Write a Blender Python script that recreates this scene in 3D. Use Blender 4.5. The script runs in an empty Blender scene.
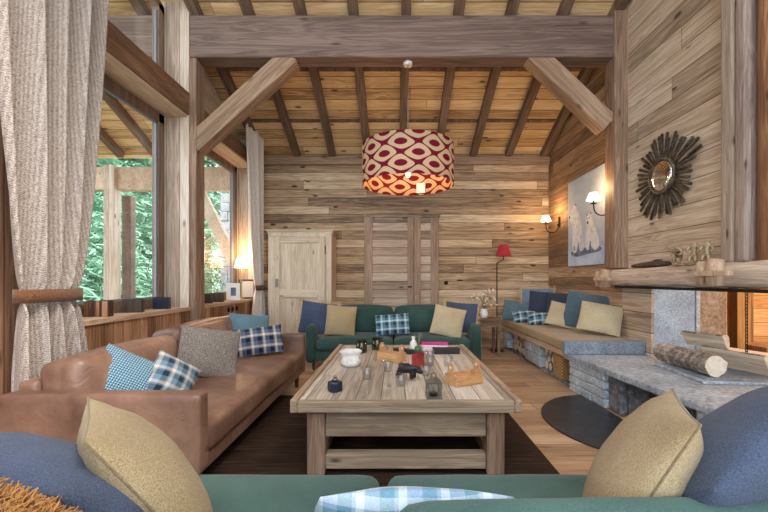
import bpy, bmesh, math, random
from mathutils import Vector, Matrix, Euler, noise
R = math.radians
random.seed(7)
scene = bpy.context.scene
COL = scene.collection
HZ, F, CX, CY = 1.22, 384.0, 396.0, 280.0

def at(px, py, Y):
    return Vector(((px-CX)/F*Y, Y, HZ-(py-CY)/F*Y))

def hexc(h, k=1.0):
    h = h.lstrip('#')
    o = []
    for i in (0, 2, 4):
        c = int(h[i:i+2], 16)/255
        o.append((c/12.92 if c <= .04045 else ((c+.055)/1.055)**2.4)*k)
    return (o[0], o[1], o[2], 1)

# ------------------------------------------------------------------ node helper
class NT:
    def __init__(s, name):
        s.m = bpy.data.materials.new(name); s.m.use_nodes = True
        s.t = s.m.node_tree; s.t.nodes.clear()
        s.out = s.n('ShaderNodeOutputMaterial')
    def n(s, typ, **kw):
        o = s.t.nodes.new(typ)
        for k, v in kw.items(): setattr(o, k, v)
        return o
    def l(s, a, b): s.t.links.new(a, b)
    def put(s, sock, v):
        if isinstance(v, bpy.types.NodeSocket): s.l(v, sock)
        else: sock.default_value = v
    def math(s, op, a, b=0.0, c=0.0, clamp=False):
        o = s.n('ShaderNodeMath', operation=op, use_clamp=clamp)
        s.put(o.inputs[0], a); s.put(o.inputs[1], b); s.put(o.inputs[2], c)
        return o.outputs[0]
    def mix(s, f, a, b, blend='MIX'):
        o = s.n('ShaderNodeMix', data_type='RGBA', blend_type=blend)
        s.put(o.inputs[0], f); s.put(o.inputs[6], a); s.put(o.inputs[7], b)
        return o.outputs[2]
    def comb(s, x, y, z):
        o = s.n('ShaderNodeCombineXYZ')
        s.put(o.inputs[0], x); s.put(o.inputs[1], y); s.put(o.inputs[2], z)
        return o.outputs[0]
    def noise(s, vec, scale=5, detail=3, rough=.5, dist=0):
        o = s.n('ShaderNodeTexNoise')
        if vec is not None: s.l(vec, o.inputs['Vector'])
        o.inputs['Scale'].default_value = scale; o.inputs['Detail'].default_value = detail
        o.inputs['Roughness'].default_value = rough; o.inputs['Distortion'].default_value = dist
        return o.outputs['Fac']
    def ramp(s, f, stops, const=False):
        o = s.n('ShaderNodeValToRGB'); cr = o.color_ramp
        if const: cr.interpolation = 'CONSTANT'
        while len(cr.elements) < len(stops): cr.elements.new(.5)
        for e, (p, c) in zip(cr.elements, stops): e.position = p; e.color = c
        s.l(f, o.inputs[0]); return o.outputs[0]
    def xyz(s, rnd=True):
        tc = s.n('ShaderNodeTexCoord'); v = tc.outputs['Object']
        if rnd:
            oi = s.n('ShaderNodeObjectInfo')
            k = s.math('MULTIPLY', oi.outputs['Random'], 17.0)
            a = s.n('ShaderNodeVectorMath', operation='ADD')
            s.l(v, a.inputs[0]); s.l(s.comb(k, k, k), a.inputs[1]); v = a.outputs[0]
        sp = s.n('ShaderNodeSeparateXYZ'); s.l(v, sp.inputs[0])
        return v, sp.outputs[0], sp.outputs[1], sp.outputs[2]
    def bump(s, h, strength=.3, dist=.01):
        b = s.n('ShaderNodeBump'); b.inputs['Strength'].default_value = strength
        b.inputs['Distance'].default_value = dist; s.l(h, b.inputs['Height'])
        return b.outputs[0]
    def bsdf(s, color, rough=.6, normal=None, metal=0, spec=.4, sheen=0, **kw):
        p = s.n('ShaderNodeBsdfPrincipled')
        s.put(p.inputs['Base Color'], color); s.put(p.inputs['Roughness'], rough)
        p.inputs['Metallic'].default_value = metal
        p.inputs['Specular IOR Level'].default_value = spec
        p.inputs['Sheen Weight'].default_value = sheen
        for k, v in kw.items(): s.put(p.inputs[k.replace('_', ' ')], v)
        if normal is not None: s.l(normal, p.inputs['Normal'])
        s.l(p.outputs[0], s.out.inputs[0])
        return p

def wood(name, cols, grain='X', plank=None, sc=1.0, knots=.6, rough=.62, bump=.35, var=.55, gap=.018, fig=.10, spread=1.0, seed=0.0, rnd=True, desat=.10):
    def ds(c):
        L = .3*c[0]+.55*c[1]+.15*c[2]; return tuple(k+(L-k)*desat for k in c[:3])+(1,)
    cols = [ds(c) for c in cols]
    t = NT(name); v, x, y, z = t.xyz(rnd); ax = {'X': x, 'Y': y, 'Z': z}
    g = ax[grain]; a, b = [ax[k] for k in 'XYZ' if k != grain]
    tone = None; gapf = None
    if plank:
        p = t.math('DIVIDE', ax[plank[0]], plank[1]); idx = t.math('FLOOR', p); fr = t.math('FRACT', p)
        wn = t.n('ShaderNodeTexWhiteNoise', noise_dimensions='1D'); t.l(t.math('ADD', idx, seed), wn.inputs['W'])
        w = wn.outputs['Value']
        if len(plank) > 2:      # boards butt-jointed along the grain
            q = t.math('ADD', t.math('DIVIDE', g, plank[2]), t.math('MULTIPLY', w, 5.3))
            w2 = t.n('ShaderNodeTexWhiteNoise', noise_dimensions='2D')
            t.l(t.comb(idx, t.math('FLOOR', q), 0.0), w2.inputs['Vector']); w = w2.outputs['Value']
            fq = t.math('FRACT', q)
            gq = t.math('LESS_THAN', fq, .006/plank[2])
        g = t.math('ADD', g, t.math('MULTIPLY', w, 9.0)); tone = w
        e = t.math('MINIMUM', fr, t.math('SUBTRACT', 1.0, fr))
        gapf = t.math('LESS_THAN', e, gap)
        if len(plank) > 2: gapf = t.math('MAXIMUM', gapf, gq)
    n1 = t.noise(t.comb(t.math('MULTIPLY', g, .42*sc), t.math('MULTIPLY', a, 7*sc), t.math('MULTIPLY', b, 7*sc)), 1.6, 4, .55, .5)
    n2 = t.noise(t.comb(t.math('MULTIPLY', g, 1.3*sc), t.math('MULTIPLY', a, 62*sc), t.math('MULTIPLY', b, 62*sc)), 1.5, 3, .6)
    n3 = t.noise(t.comb(t.math('MULTIPLY', g, .5*sc), t.math('MULTIPLY', a, 2.2*sc), t.math('MULTIPLY', b, 2.2*sc)), 1.3, 3, .6)
    s = t.math('SINE', t.math('MULTIPLY', n1, 48.0))
    f = t.math('ADD', t.math('MULTIPLY', n1, .5), t.math('MULTIPLY', n2, .45))
    f = t.math('ADD', f, t.math('MULTIPLY', n3, .45)); f = t.math('ADD', f, t.math('MULTIPLY', s, fig))
    if tone is not None: f = t.math('ADD', f, t.math('MULTIPLY', t.math('SUBTRACT', tone, .5), var))
    f = t.math('ADD', t.math('MULTIPLY', t.math('SUBTRACT', f, .70), 1.5*spread), .5, clamp=True)
    c = t.ramp(f, [(0, cols[0]), (.5, cols[1]), (1, cols[2])])
    h = t.math('ADD', n1, t.math('MULTIPLY', n2, .6))
    if knots:
        vo = t.n('ShaderNodeTexVoronoi'); vo.inputs['Scale'].default_value = 1
        t.l(t.comb(t.math('MULTIPLY', g, 2.2*sc), t.math('MULTIPLY', a, 6*sc), t.math('MULTIPLY', b, 6*sc)), vo.inputs['Vector'])
        kd = t.math('ADD', vo.outputs['Distance'], t.math('MULTIPLY', t.math('SUBTRACT', n2, .5), .12))
        kf = t.math('MULTIPLY', t.math('SUBTRACT', 1.0, t.math('DIVIDE', kd, .15), clamp=True), 2.2*knots, clamp=True)
        c = t.mix(kf, c, tuple(.35*k for k in cols[0][:3])+(1,))
    if gapf is not None:
        c = t.mix(t.math('MULTIPLY', gapf, .8), c, tuple(.12*k for k in cols[0][:3])+(1,))
        h = t.math('SUBTRACT', h, t.math('MULTIPLY', gapf, 1.5))
    t.bsdf(c, rough, t.bump(h, bump, .008), spec=.3)
    return t.m

def cloth(name, c1, c2, scale=220, rough=.9, sheen=.25, bump=.4, big=2.5, clump=.35):
    t = NT(name); v, x, y, z = t.xyz()
    a = t.noise(v, scale, 2, .6); b = t.noise(v, big, 3, .55)
    f = t.math('ADD', t.math('MULTIPLY', a, 1-clump), t.math('MULTIPLY', b, clump))
    c = t.ramp(f, [(.32, c1), (.68, c2)])
    t.bsdf(c, rough, t.bump(a, bump, .003), spec=.15, sheen=sheen)
    return t.m

def plaid(name, base, dark, light, p=.11, rough=.9):
    t = NT(name); v, x, y, z = t.xyz(False)
    def bands(k, off):
        fr = t.math('FRACT', t.math('ADD', t.math('DIVIDE', k, p), off))
        return t.ramp(fr, [(0, base), (.22, dark), (.56, base), (.66, light), (.86, base)], True)
    c = t.mix(.5, bands(x, .1), bands(z, .35))
    a = t.noise(v, 260, 2, .6)
    c = t.mix(.25, c, t.ramp(a, [(.3, (0, 0, 0, 1)), (.7, (1, 1, 1, 1))]), 'SOFT_LIGHT')
    t.bsdf(c, rough, t.bump(a, .3, .003), spec=.15, sheen=.2)
    return t.m

def plain(name, c, rough=.5, metal=0, spec=.4, **kw):
    t = NT(name); t.bsdf(c, rough, metal=metal, spec=spec, **kw); return t.m

def speckle(name, c1, c2, c3, scale=60, bump=.3, rough=.7, big=3):
    t = NT(name); v, x, y, z = t.xyz()
    a = t.noise(v, scale, 4, .7); b = t.noise(v, big, 4, .6)
    f = t.math('ADD', t.math('MULTIPLY', a, .65), t.math('MULTIPLY', b, .35))
    c = t.ramp(f, [(.36, c1), (.5, c2), (.64, c3)])
    t.bsdf(c, rough, t.bump(f, bump, .012), spec=.35)
    return t.m

def glass(name, tint=(1, 1, 1, 1), gloss=.12, rough=.02):
    t = NT(name)
    tr = t.n('ShaderNodeBsdfTransparent'); tr.inputs[0].default_value = tint
    gl = t.n('ShaderNodeBsdfGlossy'); gl.inputs['Roughness'].default_value = rough
    lw = t.n('ShaderNodeLayerWeight'); lw.inputs[0].default_value = .5
    fc = t.math('ADD', .03+gloss*.12, t.math('MULTIPLY', t.math('POWER', lw.outputs['Facing'], 4.0), .55), clamp=True)
    mx = t.n('ShaderNodeMixShader'); t.l(fc, mx.inputs[0])
    t.l(tr.outputs[0], mx.inputs[1]); t.l(gl.outputs[0], mx.inputs[2]); t.l(mx.outputs[0], t.out.inputs[0])
    return t.m

def emit(name, c, s):
    t = NT(name); e = t.n('ShaderNodeEmission'); e.inputs[0].default_value = c; e.inputs[1].default_value = s
    t.l(e.outputs[0], t.out.inputs[0]); return t.m

H = hexc
M = {}
M['back'] = wood('aged_wall_boards', [H('#6a523c'), H('#ae8c66'), H('#dcc09a')], 'X', ('Z', .15, 4.2), var=.42, knots=1.0, rnd=False, gap=.03, fig=.10, spread=1.1)
M['right'] = wood('pale_wall_boards', [H('#86705c'), H('#bea68a'), H('#e2d1b8')], 'Y', ('Z', .215, 6.1), var=.3, knots=1.0, fig=.10, spread=1.05, rnd=False, seed=3)
M['rightwarm'] = wood('warm_wall_boards', [H('#6f543c'), H('#a8835e'), H('#d0b08a')], 'Y', ('Z', .18, 2.7), var=.6, knots=.7, rnd=False, seed=9)
M['ceil'] = wood('ceiling_boards', [H('#94714a'), H('#dab27e'), H('#f2d8a8')], 'X', ('Y', .20, 4.9), var=.4, desat=0, knots=.9, gap=.03, rnd=False)
M['rafter'] = wood('rafter_timber', [H('#4d3a2d'), H('#6f5645'), H('#8f7661')], 'Y', knots=.4)
M['beam'] = wood('grey_beam_timber', [H('#4a3a33'), H('#715a4e'), H('#957d6d')], 'X', knots=.4, sc=.8, bump=.6)
M['brace'] = wood('brace_timber', [H('#6a523f'), H('#98795d'), H('#bf9f80')], 'X', knots=.5, sc=.9)
M['post'] = wood('post_timber', [H('#5a4434'), H('#8f7058'), H('#bb9c80')], 'Z', knots=.5, sc=.9, bump=.6)
M['reveal'] = wood('pale_reveal_boards', [H('#9a8069'), H('#c8b098'), H('#e4d5c2')], 'Z', ('X', .16), var=.3, knots=.7, rnd=False)
M['header'] = wood('header_timber', [H('#5d3f2b'), H('#7f5a40'), H('#a57c5c')], 'Y', knots=.5)
M['soffit'] = wood('soffit_boards', [H('#a08468'), H('#cfb497'), H('#e8d6bf')], 'Y', knots=.5)
M['wains'] = wood('wainscot_boards', [H('#6b4830'), H('#a3744f'), H('#c99a70')], 'Z', ('Y', .115), var=.6, knots=.5, rnd=False)
M['wains2'] = wood('wall_board_vertical', [H('#6b4830'), H('#96694a'), H('#b98a66')], 'Z', ('Y', .2), var=.4, knots=.5, rnd=False)
M['sill'] = wood('sill_board', [H('#96755a'), H('#c4a181'), H('#dfc5a8')], 'Y', knots=.4)
M['frame'] = wood('window_frame_timber', [H('#5e4636'), H('#7d6350'), H('#9a826e')], 'Z', knots=.2)
M['framealu'] = plain('grey_window_seal', H('#7f868c'), .5)
M['floor'] = wood('oak_floor', [H('#8a6748'), H('#b58f6b'), H('#d4b390')], 'X', ('Y', .19, 2.2), var=.35, knots=.35, gap=.012, rough=.42, bump=.12, rnd=False)
M['tabletop'] = wood('bleached_table_boards', [H('#8b7c6c'), H('#bcad9a'), H('#e0d5c6')], 'Y', ('X', .155), var=.35, knots=.7, rnd=False, bump=.5)
M['tablerim'] = wood('worn_table_rim', [H('#7b6550'), H('#a68c71'), H('#cdb598')], 'Y', knots=.6, sc=1.2)
M['tablerimx'] = wood('worn_table_rail', [H('#7b6550'), H('#a18a70'), H('#c9b396')], 'X', knots=.6, sc=1.2)
M['tableleg'] = wood('table_leg_timber', [H('#6f5644'), H('#94775f'), H('#b8997d')], 'Z', knots=.5, sc=1.3)
M['armoire'] = wood('pale_pine_armoire', [H('#a58f74'), H('#cbb699'), H('#e3d4bb')], 'Z', knots=.4, sc=1.2)
M['armoirex'] = wood('pale_pine_rail', [H('#a58f74'), H('#cbb699'), H('#e3d4bb')], 'X', knots=.4, sc=1.2)
M['doorwood'] = wood('door_boards', [H('#7c6856'), H('#b59c84'), H('#d8c4ae')], 'X', ('Z', .15), var=.4, rnd=False, knots=.6, seed=5, gap=.03)
M['doorpost'] = wood('door_upright_timber', [H('#77604e'), H('#a2866e'), H('#c2a78f')], 'Z', knots=.5)
M['orange'] = wood('honey_pine_boards', [H('#b58246'), H('#dcac6e'), H('#f0cf9c')], 'Z', ('X', .2), var=.35, knots=.4, rnd=False, desat=0)
M['orangex'] = wood('honey_pine_planks', [H('#b58246'), H('#dcac6e'), H('#f0cf9c')], 'X', ('Z', .2), var=.35, knots=.4, rnd=False, desat=0)
M['mantel'] = wood('silvered_mantel_log', [H('#8a7462'), H('#c6af98'), H('#ead9c5')], 'Y', knots=.5, sc=1.4, bump=.9)
M['tenon'] = wood('tenon_timber', [H('#8a6c52'), H('#b8997a'), H('#d8bea0')], 'Z', knots=.4, sc=1.6)
M['greatpost'] = wood('carved_post_timber', [H('#80705f'), H('#a2917f'), H('#c3b29d')], 'Z', knots=.6, sc=1.3, bump=.9)
M['greatpostg'] = wood('mauve_grey_post_timber', [H('#6b5a52'), H('#9c877c'), H('#bfaca0')], 'Z', knots=.5, sc=1.3, bump=.9)
M['greatpostr'] = wood('red_brown_post_timber', [H('#5d3b26'), H('#9a6a46'), H('#c69a6c')], 'Z', knots=.5, sc=1.3, bump=.9)
M['caddy'] = wood('caddy_pine', [H('#a8713e'), H('#cf9a62'), H('#e3b988')], 'X', knots=.2, sc=3)
M['darkwood'] = wood('dark_stained_wood', [H('#2a211c'), H('#4a3a30'), H('#66523f')], 'Z', knots=.2, sc=2)
M['stripwood'] = wood('striped_box_slats', [H('#4a2c1c'), H('#8a5a3a'), H('#b88660')], 'Z', ('X', .022), var=.9, knots=0, rnd=False)
M['sidetable'] = wood('brown_side_table_wood', [H('#4c3727'), H('#7a5b42'), H('#9c7a5c')], 'X', knots=.3, sc=1.5)
M['bark'] = speckle('log_bark', H('#4a3f38'), H('#8a7d72'), H('#c5bbb0'), 25, .9, .9)
M['cutwood'] = wood('split_log_face', [H('#ac9478'), H('#d8c6ae'), H('#eee3d4')], 'X', knots=0, sc=3)
M['granite'] = speckle('grey_granite', H('#76879a'), H('#a2b4c6'), H('#cfdbe6'), 70, .2, .6)
M['granitedk'] = speckle('flamed_granite', H('#4d565f'), H('#7a858f'), H('#a3adb6'), 80, .3, .7)
M['slab'] = speckle('hearth_slab_stone', H('#6e757e'), H('#99a1aa'), H('#c8ced4'), 26, .5, .5, 2)
M['block'] = speckle('pale_stone_block', H('#87949f'), H('#afbbc4'), H('#d6dde2'), 40, .5, .8)
M['blockdk'] = speckle('dark_rough_stone', H('#4a4d52'), H('#72767b'), H('#a0a3a6'), 18, 1.0, .85)
M['brownstone'] = speckle('brown_sandstone', H('#7d6a58'), H('#a08a74'), H('#c0ac96'), 30, .4, .8)
M['slate'] = speckle('black_slate', H('#1c1e22'), H('#2b2e33'), H('#3d4046'), 12, .1, .3)
M['plaster'] = plain('white_plaster', H('#d8cfc4'), .8)
M['leather'] = None
t = NT('cognac_leather'); v, x, y, z = t.xyz()
n1 = t.noise(v, 2.2, 4, .6, .4); n2 = t.noise(v, 190, 2, .5); n3 = t.noise(v, 9, 3, .6, 1.2)
c = t.ramp(n1, [(.25, H('#553b30')), (.5, H('#80604f')), (.78, H('#ab8770'))])
t.bsdf(c, .38, t.bump(t.math('ADD', t.math('MULTIPLY', n2, .12), n3), .5, .015), spec=.5)
M['leather'] = t.m
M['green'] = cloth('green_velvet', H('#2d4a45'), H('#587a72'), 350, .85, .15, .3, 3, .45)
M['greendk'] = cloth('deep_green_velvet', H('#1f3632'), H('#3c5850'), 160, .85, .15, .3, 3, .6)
M['beige'] = cloth('beige_wool', H('#826d49'), H('#bda987'), 320, .95, .1, .8, 3, .25)
M['beigelt'] = cloth('sand_wool', H('#9a8868'), H('#d2c3a2'), 200, .95, .2, .8, 3, .25)
M['navy'] = cloth('navy_wool', H('#2b3447'), H('#525d75'), 150, .95, .15, .6, 3, .4)
M['navydk'] = cloth('dark_navy_linen', H('#262d3b'), H('#424b5d'), 180, .95, .2, .5, 3, .3)
M['tealdk'] = cloth('dark_teal_wool', H('#31454f'), H('#627b84'), 150, .95, .25, .6, 3, .3)
M['navylt'] = cloth('blue_flannel', H('#2a3242'), H('#525d74'), 300, .95, .12, .5, 3, .3)
M['tealgrey'] = cloth('teal_grey_wool', H('#3a535c'), H('#72909a'), 150, .95, .12, .6, 3, .3)
M['bluegrey'] = cloth('blue_grey_weave', H('#3f5266'), H('#8ba0b0'), 90, .95, .2, .6, 3, .2)
M['tweed'] = cloth('grey_tweed', H('#3f3833'), H('#9a8f85'), 150, .95, .1, .8, 3, .1)
M['benchcloth'] = cloth('tan_bench_linen', H('#8d7550'), H('#bfa884'), 170, .95, .15, .4, 3, .3)
M['pipe'] = cloth('dark_brown_piping', H('#6a5840'), H('#917d5a'), 150)
M['fringe'] = cloth('ochre_fringe_yarn', H('#8a5a28'), H('#c48d50'), 60, .9, .2, .5)
M['fringelt'] = cloth('tan_fringe_yarn', H('#a68a62'), H('#e0cda8'), 60, .9, .2, .5)
M['rug'] = None
t = NT('brown_striped_rug'); v, x, y, z = t.xyz(False)
a = t.noise(t.comb(t.math('MULTIPLY', x, 2.0), t.math('MULTIPLY', y, 30.0), 0.0), 1.5, 4, .6); b = t.noise(v, 150, 2)
c = t.ramp(t.math('ADD', t.math('MULTIPLY', a, .7), t.math('MULTIPLY', b, .3)), [(.3, H('#1f1612')), (.55, H('#3e2e24')), (.75, H('#6a5240'))])
t.bsdf(c, .95, t.bump(a, .6, .01), spec=.1); M['rug'] = t.m
M['plaidteal'] = plaid('teal_plaid', H('#5d8594'), H('#1d3a4c'), H('#cfdcde'))
M['plaidblue'] = plaid('blue_brown_plaid', H('#6a8494'), H('#1c2d38'), H('#cdbfae'), .10)
M['plaidnavy'] = plaid('navy_maroon_plaid', H('#5c6a80'), H('#171e36'), H('#d8ccb8'), .115)
M['plaidlight'] = plaid('light_teal_plaid', H('#8fa6bd'), H('#2c7f8e'), H('#d5dfe8'), .10)
t = NT('blue_knit'); v, x, y, z = t.xyz(False)
ss = t.math('ADD', t.math('SINE', t.math('MULTIPLY', x, 420.0)), t.math('SINE', t.math('ADD', t.math('MULTIPLY', z, 420.0), t.math('MULTIPLY', t.math('SINE', t.math('MULTIPLY', x, 420.0)), 1.0))))
c = t.ramp(t.math('ADD', t.math('MULTIPLY', ss, .25), .5), [(.2, H('#2f4d5e')), (.5, H('#5f8496')), (.85, H('#a3c0ca'))])
t.bsdf(c, .9, t.bump(ss, .5, .004), spec=.15, sheen=.2); M['knit'] = t.m
def curtain_mat(name, c1, c2, c3):
    t = NT(name); v, x, y, z = t.xyz(False)
    k = t.math('MULTIPLY', t.math('PINGPONG', t.math('MULTIPLY', y, 80.0), .5), 1.6)
    s = t.math('SINE', t.math('MULTIPLY', t.math('ADD', t.math('MULTIPLY', z, 70.0), k), 6.283))
    s2 = t.math('SINE', t.math('MULTIPLY', y, 502.6))
    s = t.math('ADD', t.math('MULTIPLY', s, .5), t.math('MULTIPLY', s2, .35))
    a = t.noise(v, 120, 3, .6)
    f = t.math('ADD', t.math('MULTIPLY', s, .16), a)
    c = t.ramp(f, [(.28, c1), (.5, c2), (.72, c3)])
    t.bsdf(c, .95, t.bump(f, .4, .003), spec=.1, sheen=.15)
    return t.m
M['curtain'] = curtain_mat('herringbone_curtain', H('#6f5f56'), H('#a39387'), H('#c9bdb0'))
M['curtain2'] = curtain_mat('cream_curtain', H('#b9a998'), H('#d9cdbf'), H('#ece4d9'))
M['tie'] = cloth('brown_suede_tie', H('#573720'), H('#7a5234'), 90)
M['iron'] = plain('blackened_iron', H('#1d1b1a'), .5, .6)
M['bronze'] = plain('worn_bronze', H('#a08e70'), .5, .35)
M['pewter'] = plain('aged_silver', H('#8a857c'), .4, .8)
M['steel'] = plain('dark_steel', H('#2d2f33'), .4, .7)
M['mirror'] = plain('mirror_glass', (.85, .85, .85, 1), .03, 1)
M['raywood'] = speckle('antique_ray_gilding', H('#241f1a'), H('#4a4034'), H('#7d6e58'), 25, .3, .5)
M['redshade'] = plain('red_lamp_fabric', H('#a8283a'), .8)
M['pane'] = glass('window_glass')
M['tumbler'] = glass('clear_tumbler_glass', (.93, .95, .96, 1), .5)
M['redglass'] = glass('red_glass', (.85, .28, .36, 1), .5)
M['greenglass'] = glass('green_glass', (.55, .62, .36, 1), .5)
M['ceramic'] = speckle('white_ceramic', H('#c9c4bc'), H('#e4e1dc'), H('#f2f0ec'), 20, .2, .35)
M['navybox'] = plain('navy_lacquer', H('#1d2536'), .35)
M['blackbox'] = plain('black_paperboard', H('#26262b'), .5)
M['magenta'] = plain('magenta_cover', H('#d02a96'), .4)
M['paper'] = plain('paper_white', H('#e8e4dc'), .8)
M['greencap'] = plain('green_cap', H('#3d6b48'), .4)
M['blackbear'] = plain('black_resin', H('#1b1c20'), .4)
M['canvas'] = speckle('pale_print_ground', H('#a4aebd'), H('#b2bccb'), H('#c0c9d6'), 3, 0, .8, 1.2)
M['snow'] = speckle('printed_snow', H('#a8b9cf'), H('#b8c8dc'), H('#c8d6e6'), 4, 0, .8)
M['bearfur'] = speckle('printed_fur', H('#b4b4b6'), H('#d6d6d8'), H('#e6e6e8'), 14, 0, .8)
M['bearshade'] = speckle('printed_shadow', H('#4a5468'), H('#6a768a'), H('#97a2b2'), 10, 0, .8)
M['ink'] = plain('printed_black', H('#22252c'), .8)
M['wicker'] = None
t = NT('wicker_weave'); v, x, y, z = t.xyz(False)
k = t.math('MULTIPLY', t.math('SINE', t.math('MULTIPLY', t.math('ADD', x, y), 160.0)), t.math('SINE', t.math('MULTIPLY', z, 160.0)))
c = t.ramp(t.math('ADD', t.math('MULTIPLY', k, .4), .5), [(.1, H('#6f5230')), (.5, H('#a98452')), (.9, H('#d0b080'))])
t.bsdf(c, .7, t.bump(k, .6, .006)); M['wicker'] = t.m
M['leaf'] = speckle('conifer_needles', H('#4f8a68'), H('#86b898'), H('#bfe0c8'), 2.5, 0, .8)
M['leafdk'] = speckle('shrub_leaves', H('#4f6a44'), H('#7f9a6a'), H('#b5c79a'), 3, 0, .8)
M['trunk'] = speckle('tree_bark', H('#3a2e26'), H('#5a4a3d'), H('#7a6a5a'), 10, .5)
M['flower'] = plain('dried_white_flower', H('#e6d8c4'), .8)
M['stem'] = plain('dried_stem', H('#8a7a55'), .8)
M['ground'] = speckle('garden_ground', H('#4a5a3a'), H('#6a7a52'), H('#8a9870'), 4, .2)
M['shadelit'] = emit('lit_sconce_shade', (1, .76, .46, 1), 4)
M['lampshadelit'] = emit('lit_table_lamp_shade', (1, .72, .42, 1), 3.2)
M['bulb'] = emit('warm_bulb', (1, .7, .38, 1), 8)
# pendant shade fabric: ogee net with ovals, thin cloth that lets light through
t = NT('ogee_print_fabric'); v, x, y, z = t.xyz(False)
ang = t.math('ARCTAN2', y, x)
u = t.math('MULTIPLY', ang, 9.0)
w = t.math('MULTIPLY', z, 6.2832/.232)
cc = t.math('ADD', t.math('COSINE', u), t.math('COSINE', w))
wav = t.math('ADD', cc, t.math('MULTIPLY', t.math('SINE', u), t.math('MULTIPLY', t.math('SINE', w), .25)))
wd = t.math('ADD', .27, t.math('MULTIPLY', t.math('SINE', t.math('MULTIPLY', w, 2.0)), .10))
band = t.math('LESS_THAN', t.math('ABSOLUTE', wav), wd)
oval = t.math('GREATER_THAN', t.math('ABSOLUTE', t.math('ADD', cc, t.math('MULTIPLY', t.math('COSINE', w), .35))), 1.72)
f = t.math('MAXIMUM', band, oval)
c = t.mix(f, H('#d2b896'), H('#7d2233'))
df = t.n('ShaderNodeBsdfDiffuse'); t.l(c, df.inputs[0])
tl = t.n('ShaderNodeBsdfTranslucent'); t.l(c, tl.inputs[0])
mx = t.n('ShaderNodeMixShader'); mx.inputs[0].default_value = .3
t.l(df.outputs[0], mx.inputs[1]); t.l(tl.outputs[0], mx.inputs[2]); t.l(mx.outputs[0], t.out.inputs[0])
M['ogee'] = t.m

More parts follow.
